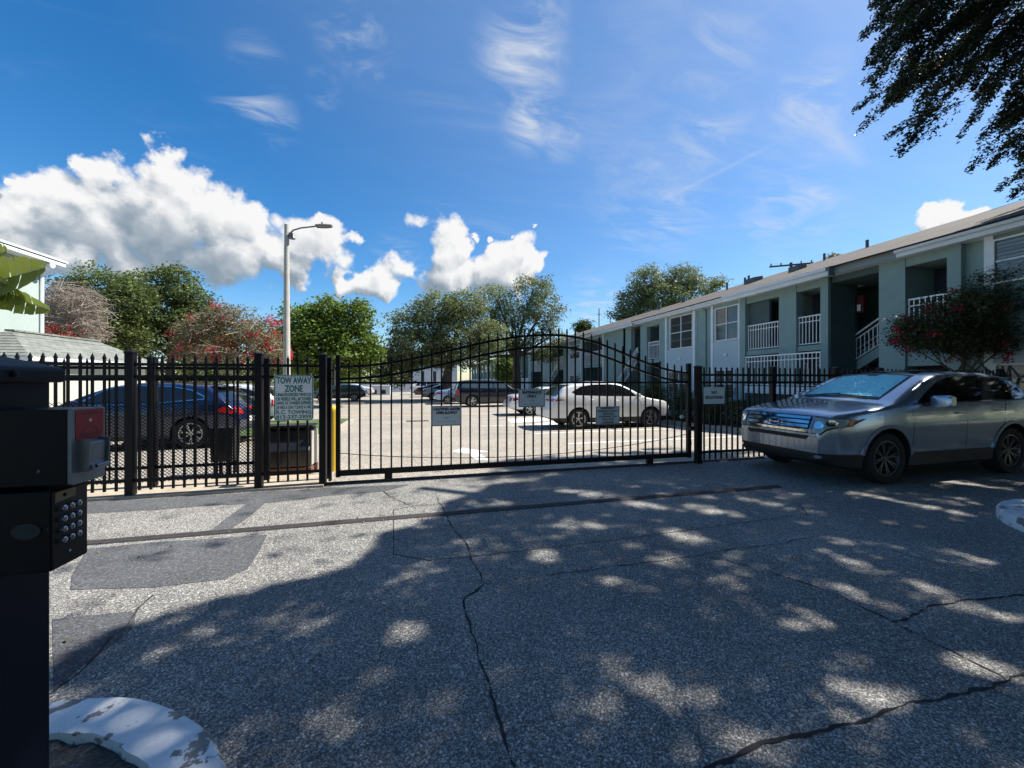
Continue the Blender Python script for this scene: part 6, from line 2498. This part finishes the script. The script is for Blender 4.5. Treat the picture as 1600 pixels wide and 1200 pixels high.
def hedge(label, s0, s1, t0, t1, h, n, lm_=None):
    o = thing('hedge', label, 'hedge', ((s0 + s1) / 2, (t0 + t1) / 2, gz((t0 + t1) / 2) + .08), 0, 'planting along the building')
    q = rng.uniform(-1, 1, size=(n, 3))
    ax = rng.integers(0, 3, n)
    sgn = np.where(rng.uniform(size=n) < .5, -1.0, 1.0)
    q[np.arange(n), ax] = sgn * rng.uniform(.75, 1.02, n)
    Pp = q * np.array([(s1 - s0) / 2, (t1 - t0) / 2, h / 2])
    Pp[:, 2] += h / 2 + .04 * np.sin(Pp[:, 1] * 5)
    Pp += rng.normal(size=Pp.shape) * .03
    link('foliage', leaf_mesh('foliage', Pp, .075, lm_ or LM_hedge, .55), o)
    mb = MB()
    for k in range(8):
        y = (t1 - t0) * (k / 7 - .5) * .9
        mb.tube([(0, y, -.1), (rnd.uniform(-.1, .1), y + rnd.uniform(-.1, .1), h * .8)], [.03, .012], 5)
    mb.build('stems', M_bark, o)


hedge('clipped dark hedge along the walk in front of the white crossover', 10.0, 10.8, 11.3, 15.2, .75, 9000)
hedge('clipped hedge behind the fence right of the gate', 10.1, 10.9, 7.6, 10.9, .75, 8000)
hedge('far clipped hedge along the walk by the white saloon', 10.0, 10.8, 15.8, 24, .7, 9000)

# crape myrtle on the right, in the shade
D = 9.6
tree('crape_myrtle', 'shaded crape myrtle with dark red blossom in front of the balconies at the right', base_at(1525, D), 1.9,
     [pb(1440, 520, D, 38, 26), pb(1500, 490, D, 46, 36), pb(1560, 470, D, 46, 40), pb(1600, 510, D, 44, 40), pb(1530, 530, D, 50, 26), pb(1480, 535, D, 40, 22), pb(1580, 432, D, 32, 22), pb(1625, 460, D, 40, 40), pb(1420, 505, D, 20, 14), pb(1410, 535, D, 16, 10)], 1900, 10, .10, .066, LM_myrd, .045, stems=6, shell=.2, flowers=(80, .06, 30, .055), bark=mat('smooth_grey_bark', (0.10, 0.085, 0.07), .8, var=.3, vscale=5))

# banana plant at the far left
q = at_d(-45, 0, 10.5)
bp_ = thing('banana_plant', 'banana plant with torn leaves at the far left edge', 'plant', (q.x, q.y, -.2))
MB().tube([(0, 0, 0), (.05, 0, 1.6), (.0, .05, 3.0)], [.16, .13, .09], 10).build('stem', mat('banana_stem', (.18, .17, .06), .7), bp_)


def banana_leaf(tipx, tipy, ox, oy, w, seed):
    rr_ = random.Random(seed)
    a = at_d(ox, oy, 10.5) - q - Vector((0, 0, CH - CH))
    a.z = CH + (595 - oy) * 10.5 / FPX + .2
    b = at_d(tipx, tipy, 10.3) - q
    b.z = CH + (595 - tipy) * 10.3 / FPX + .2
    a.x, a.y = (at_d(ox, oy, 10.5) - q).x, (at_d(ox, oy, 10.5) - q).y
    mid = a.lerp(b, .5) + Vector((0, 0, .16))
    n = 26
    pts = [a.lerp(mid, k / n).lerp(mid.lerp(b, k / n), k / n) for k in range(n + 1)]
    mb = MB()
    vdir = Vector((SA, CA, 0))
    for sg in (-1, 1):
        k = 0
        while k < n:
            m_ = min(n, k + rr_.choice((2, 3, 4, 5)))
            dr = rr_.uniform(.25, .8) if sg < 0 else rr_.uniform(-.1, .4)
            row_a, row_b, row_c = [], [], []
            for i in range(k, m_ + 1):
                u = i / n
                wl = w * (math.sin(PI * (u * .93 + .05)) ** .5)
                p = pts[i]
                d = (pts[min(n, i + 1)] - pts[max(0, i - 1)]).normalized()
                up2 = Vector((0, 0, 1)) * sg
                e_ = (up2 * .75 - vdir * .45 + d * .35).normalized()
                gap = .02 if i in (k, m_) else 0
                row_a.append(p + d * (gap if i == k else -gap))
                row_b.append(p + e_ * wl * .55 + vdir * .05 * wl - Vector((0, 0, .10 * wl * dr)))
                row_c.append(p + e_ * wl * rr_.uniform(.92, 1.02) - Vector((0, 0, .32 * wl * dr)) + d * (.05 * (1 if i == k else 0)))
            o = len(mb.v)
            L2 = len(row_a)
            mb.v += [tuple(x) for x in row_a + row_b + row_c]
            for i in range(L2 - 1):
                mb.f.append((o + i, o + i + 1, o + L2 + i + 1, o + L2 + i))
                mb.f.append((o + L2 + i, o + L2 + i + 1, o + 2 * L2 + i + 1, o + 2 * L2 + i))
            k = m_
    lf = mb.build('leaf', LM_ban, bp_, fix=False, smooth=60)
    MB().tube([pts[i] for i in range(0, n + 1, 2)], [.028 * (1 - i / 16) + .005 for i in range(14)], 6).build('midrib', mat('banana_rib', (.30, .30, .10), .5), lf)


banana_leaf(72, 418, -70, 470, .62, 3)
banana_leaf(78, 484, -60, 455, .40, 5)
banana_leaf(40, 468, -50, 430, .45, 8)
banana_leaf(12, 392, -60, 430, .45, 9)

# ---------------------------------------------------------------- the big oak that shades the entrance
TRX, TRY = 12.6, 0.2
near = thing('oak_tree', 'large dark live oak overhanging from the top right, shading the driveway', 'tree', (TRX, TRY, 0))
SX, SY = SUN_DIR.x / SUN_DIR.z, SUN_DIR.y / SUN_DIR.z


def screen(p):
    """bearing of a point as seen from the entrance, to keep the boughs clear of the view over the gate"""
    d = p[0] * SA + p[1] * CA
    if d < .3:
        return None
    r = (p[0] * CA - p[1] * SA) / d
    return 800 + FPX * r, 595 - FPX * (p[2] - CH) / d


def allowed(p, m=0.0):
    s = screen(p)
    if s is None:
        return True
    x, y = s
    if y < -25 or x > 1660 or x < -40 or y > 1240:
        return True
    if x < 1660:
        return False
    lim = np.interp(x, [1335, 1362, 1400, 1440, 1475, 1500, 1540, 1600, 1660], [150, 215, 238, 205, 165, 190, 235, 295, 330])
    lo = np.interp(x, [1335, 1350, 1375], [120, 60, -60])
    return lo < y < lim


boughs = []
rb = random.Random(21)
cell = .52
gy = -15.0  # rows far behind the viewer added to shade ground mirrored in the silver car
while gy < 6.4:
    cell = .52 if gy > -4 else .95
    gx = -2.2 if gy > 1.6 else -10.0  # unseen boughs left of and behind the viewer, added to block sky light
    while gx < 17.0:
        for layer in range(2):
            for att in range(10):
                if gx < -3 and (att or layer):
                    break
                x, y = gx + rb.uniform(-.3, .3), gy + rb.uniform(-.3, .3)
                z = rb.uniform(6.4, 9.5) if layer == 0 and att < 5 else rb.uniform(8.5, 13.0)
                p = Vector((x + SX * z, y + SY * z, z))
                rad = rb.uniform(.4, .7)
                if all(allowed(p + Vector(v) * rad * .8) for v in ((0, 0, -1), (-1, 0, 0), (0, 1, 0), (0, 0, 0), (.7, -.7, 0))):
                    boughs.append((p, rad))
                    break
        gx += cell
    gy += cell
# hanging sprays that show in the top right corner
sprays = []
rs = random.Random(5)
tips = [(1336, 172), (1340, 205), (1358, 90), (1350, 130), (1372, 45), (1380, 160), (1385, 215), (1402, 243), (1420, 225), (1432, 200), (1375, 10), (1460, 175), (1485, 150), (1500, 215), (1520, 190), (1530, 220), (1546, 262), (1560, 235), (1556, 300), (1578, 310), (1590, 280), (1605, 310), (1600, 240), (1570, 205), (1540, 160), (1512, 268), (1345, 60)]
for k in range(190):
    for _ in range(40):
        x, y = rs.uniform(1352, 1660), rs.uniform(-60, 290)
        if y < np.interp(x, [1352, 1375, 1410, 1450, 1480, 1510, 1550, 1600, 1660], [120, 190, 215, 175, 135, 165, 215, 270, 310]) and rs.random() < (1.0 if y < 120 else .55):
            break
    tips.append((x, y))
for (tx, ty) in tips:
    d = rs.uniform(8.6, 10.8)
    ln = rs.uniform(70, 150)
    ang = R(rs.uniform(25, 62))
    a_ = at_d(tx + ln * math.cos(ang), ty - ln * math.sin(ang), d + rs.uniform(-.3, .6))
    b_ = at_d(tx, ty, d)
    mid = a_.lerp(b_, .5) + Vector((0, 0, rs.uniform(.1, .3)))
    pts = [a_.lerp(mid, i / 10).lerp(mid.lerp(b_, i / 10), i / 10) for i in range(11)]
    sprays.append(pts)
Pl = []
for (p, rad) in boughs:
    nt2 = int(9 * (rad / .6) ** 2) + 1
    sc = screen(p)
    seen = False
    dd = rng.normal(size=(nt2, 3))
    dd /= np.linalg.norm(dd, axis=1)[:, None]
    T = np.array(p) + dd * (rng.uniform(.1, 1, nt2) ** .5)[:, None] * np.array([rad, rad, rad * .6])
    k = rng.poisson(14 if seen else 12, nt2) + 3
    Q = np.repeat(T, k, axis=0) + rng.normal(size=(k.sum(), 3)) * np.array([.12, .12, .10])
    Pl.append(np.concatenate([Q, np.full((len(Q), 1), (.075 if seen else .17 if p.y - SY * p.z > -4 else .30))], axis=1))
for pts in sprays:
    pa_ = np.array([tuple(p) for p in pts])
    n = 420
    u = rng.uniform(0, 1, n) ** .85 * 10
    i0 = np.minimum(u.astype(int), 9)
    base_ = pa_[i0] + (pa_[i0 + 1] - pa_[i0]) * (u - i0)[:, None]
    # short side shoots off the spray
    sh = rng.normal(size=(24, 3)) * .13
    si = rng.integers(0, 24, n)
    Q = base_ + sh[si] * (1.15 - u / 11)[:, None] + rng.normal(size=(n, 3)) * .028
    Pl.append(np.concatenate([Q, np.full((n, 1), .078)], axis=1))
Pl = np.concatenate(Pl)
loc = np.array([TRX, TRY, 0])
# keep the leaves out of the open view
d_ = Pl[:, 0] * SA + Pl[:, 1] * CA
xx = 800 + FPX * (Pl[:, 0] * CA - Pl[:, 1] * SA) / np.maximum(d_, .3)
yy = 595 - FPX * (Pl[:, 2] - CH) / np.maximum(d_, .3)
inside = (d_ > .3) & (yy > 0) & (yy < 1200) & (xx > 0) & (xx < 1320)
# gaps in the crown where the sun comes through to the driveway
GX, GY = Pl[:, 0] - SX * Pl[:, 2], Pl[:, 1] - SY * Pl[:, 2]
wob = .16 * np.sin(GX * 5.1 + 1.7 * np.sin(GY * 3.3)) + .12 * np.sin(GY * 7.3 + GX * 2.0)
edge = np.interp(GY, [-16, .5, 1.6, 2.4, 3.0, 3.4, 3.9, 4.6, 5.2, 5.6, 6.0], [-12, -12, -6, -2.0, -1.45, -.55, -.25, .1, .6, 1.5, 2.6])
gone = (GX < edge + wob) | (GY > 5.95 + .25 * wob + .02 * GX)
for (px, py, w, h) in ((900, 820, 62, 9), (850, 868, 34, 9), (985, 852, 40, 12), (1090, 843, 46, 14), (1040, 872, 34, 9), (965, 912, 50, 10), (1120, 800, 50, 7), (1180, 783, 40, 5), (1010, 790, 50, 5), (760, 786, 50, 6), (900, 770, 60, 5),
                       (1325, 872, 38, 7), (1390, 898, 64, 11), (1350, 935, 46, 12), (1255, 955, 30, 13), (1450, 1012, 56, 20), (1560, 1040, 50, 22), (1500, 940, 36, 10), (1340, 1075, 40, 22), (1190, 1190, 60, 30), 
                       (1260, 820, 26, 4), (1480, 860, 44, 5), (1300, 842, 30, 4), (1440, 790, 40, 3), (1240, 745, 30, 3), (1330, 770, 40, 3), (1410, 660, 10, 30), (1500, 755, 60, 3), (1280, 1000, 30, 14), (640, 985, 22, 8)):
    c0, cx_, cy_ = gp(px, py, slope=False), gp(px + w, py, slope=False), gp(px, py - h, slope=False)
    ax, ay = Vector((cx_.x - c0.x, cx_.y - c0.y)), Vector((cy_.x - c0.x, cy_.y - c0.y))
    la, lb_ = max(ax.length, .16), max(ay.length, .16)
    ux, uy = ax.normalized(), ay.normalized()
    dx, dy = GX - c0.x, GY - c0.y
    u = (dx * ux.x + dy * ux.y) / la
    v = (dx * uy.x + dy * uy.y) / lb_
    gone |= ((u * u + v * v) * 1.7 + wob * 2.2 < 1.0) & (rng.uniform(size=len(Pl)) < (.62 if py > 1040 else .86))
inside |= gone & (rng.uniform(size=len(Pl)) < np.where(Pl[:, 3] < .1, 0.0, .985))
Pl = Pl[~inside]
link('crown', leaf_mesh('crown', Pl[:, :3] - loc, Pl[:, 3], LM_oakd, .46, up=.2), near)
mb = MB()
mb.tube([(0, 0, -.2), (-.1, .1, 1.2), (-.3, .3, 2.6), (-.7, .5, 3.8)], [.62, .45, .40, .36], 14)
mb.build('trunk', M_bark, near, smooth=60)
mb = MB()
top_ = Vector((-.7, .5, 3.8))
sel = [b for b in boughs]
rb.shuffle(sel)
majors = []


def lit_side(v):
    g_x, g_y = v.x - SX * v.z, v.y - SY * v.z
    return g_y > 2.0 and g_x < np.interp(g_y, [2.0, 2.4, 3.0, 3.4, 3.9, 4.6, 5.2, 5.6, 6.0], [-2.0, -2.0, -1.3, -.4, -.1, .3, .8, 1.7, 2.8])


for (tx, ty, tz) in ((7.2, 2.6, 8.5), (8.5, 6.0, 8.5), (3.0, -2.0, 9.0), (9.5, -3.0, 9.0), (6.5, .5, 10.5), (12.0, 4.0, 9.5), (13.5, -1.5, 9.0)):
    e2 = Vector((tx - TRX, ty - TRY, tz))
    if screen(e2 + Vector(loc)) and not allowed(e2 + Vector(loc)):
        e2.z += 1.6
    mid = top_.lerp(e2, .5) + Vector((0, 0, 1.1))
    pts = [top_.lerp(mid, i / 6).lerp(mid.lerp(e2, i / 6), i / 6) for i in range(7)]
    mb.tube(pts, [.26, .23, .2, .16, .13, .1, .07], 8)
    majors += pts[2:]
for pts in sprays:
    q_ = [p - Vector(loc) for p in pts]
    mb.tube(q_, [.012 - .001 * i for i in range(11)], 4, cap=False)
    f = min(majors, key=lambda m_: (m_ - q_[0]).length)
for (p, rad) in sel[:190]:
    c = p - Vector(loc)
    f = min(majors, key=lambda m_: (m_ - c).length)
    if (f - c).length > 4.5:
        continue
    if any(lit_side(v + Vector(loc)) for v in (c, f, f.lerp(c, .5))):
        continue
    mm = f.lerp(c, .5) + Vector((rb.uniform(-.2, .2), rb.uniform(-.2, .2), rb.uniform(0, .3)))
    if not all(allowed(v + Vector(loc)) for v in (mm, f.lerp(mm, .5), mm.lerp(c, .5))):
        continue
    mb.tube([f, mm, c], [.05, .03, .012], 5, cap=False)
mb.build('limbs', M_bark, near, smooth=60)

# trees across the street behind the viewer, mirrored in the car windows
for k, (x, y, lab) in enumerate(((2.0, -17, 'oak across the street straight behind the viewer'), (13.0, -16, 'oak across the street to the right behind the viewer'), (-10.0, -17, 'oak across the street to the left behind the viewer'), (27.0, -5, 'oak beside the street beyond the right edge of the view'), (29.0, 3.0, 'oak beyond the right edge of the view, next to the building end'))):
    tree('oak_tree', lab, (x, y, 0), 2.6, [(x, y, 10.5, 4.5, 3, 3.2), (x - 4, y, 8.5, 4, 3, 3), (x + 4, y, 8.5, 4, 3, 3), (x, y, 6.5, 4.5, 3, 3.2), (x - 4, y, 5.5, 3.5, 3, 2.8), (x + 4, y, 5.5, 3.5, 3, 2.8), (x, y + 1, 3.6, 5.5, 2.5, 2.0), (x + 5, y, 3.0, 3, 2, 2.2), (x - 5, y, 3.0, 3, 2, 2.2)], 700, 11, .45, .5, LM_oakd, .4, group='oaks across the street')

# fallen leaves scattered over the driveway
n = 520
lx_, ly_ = rng.uniform(-3.5, 8.5, n), rng.uniform(1.2, 6.0, n)
ly_[:200] = 4.43 + rng.normal(0, .12, 200)
ly_[200:300] = 6.02 + rng.normal(0, .06, 100)
kp_ = np.hypot(lx_ + 1.6, ly_ - 1.03) > 1.2
lp = np.stack([lx_, ly_, np.full(n, .012)], axis=1)[kp_]
me = leaf_mesh('fallen_leaves', lp, .035, leafmat('fallen_leaf', (.10, .07, .03), (.30, .22, .10), .3), .5, up=6.0)
kind(link('fallen_leaves', me), 'stuff', 'small fallen leaves scattered on the driveway')
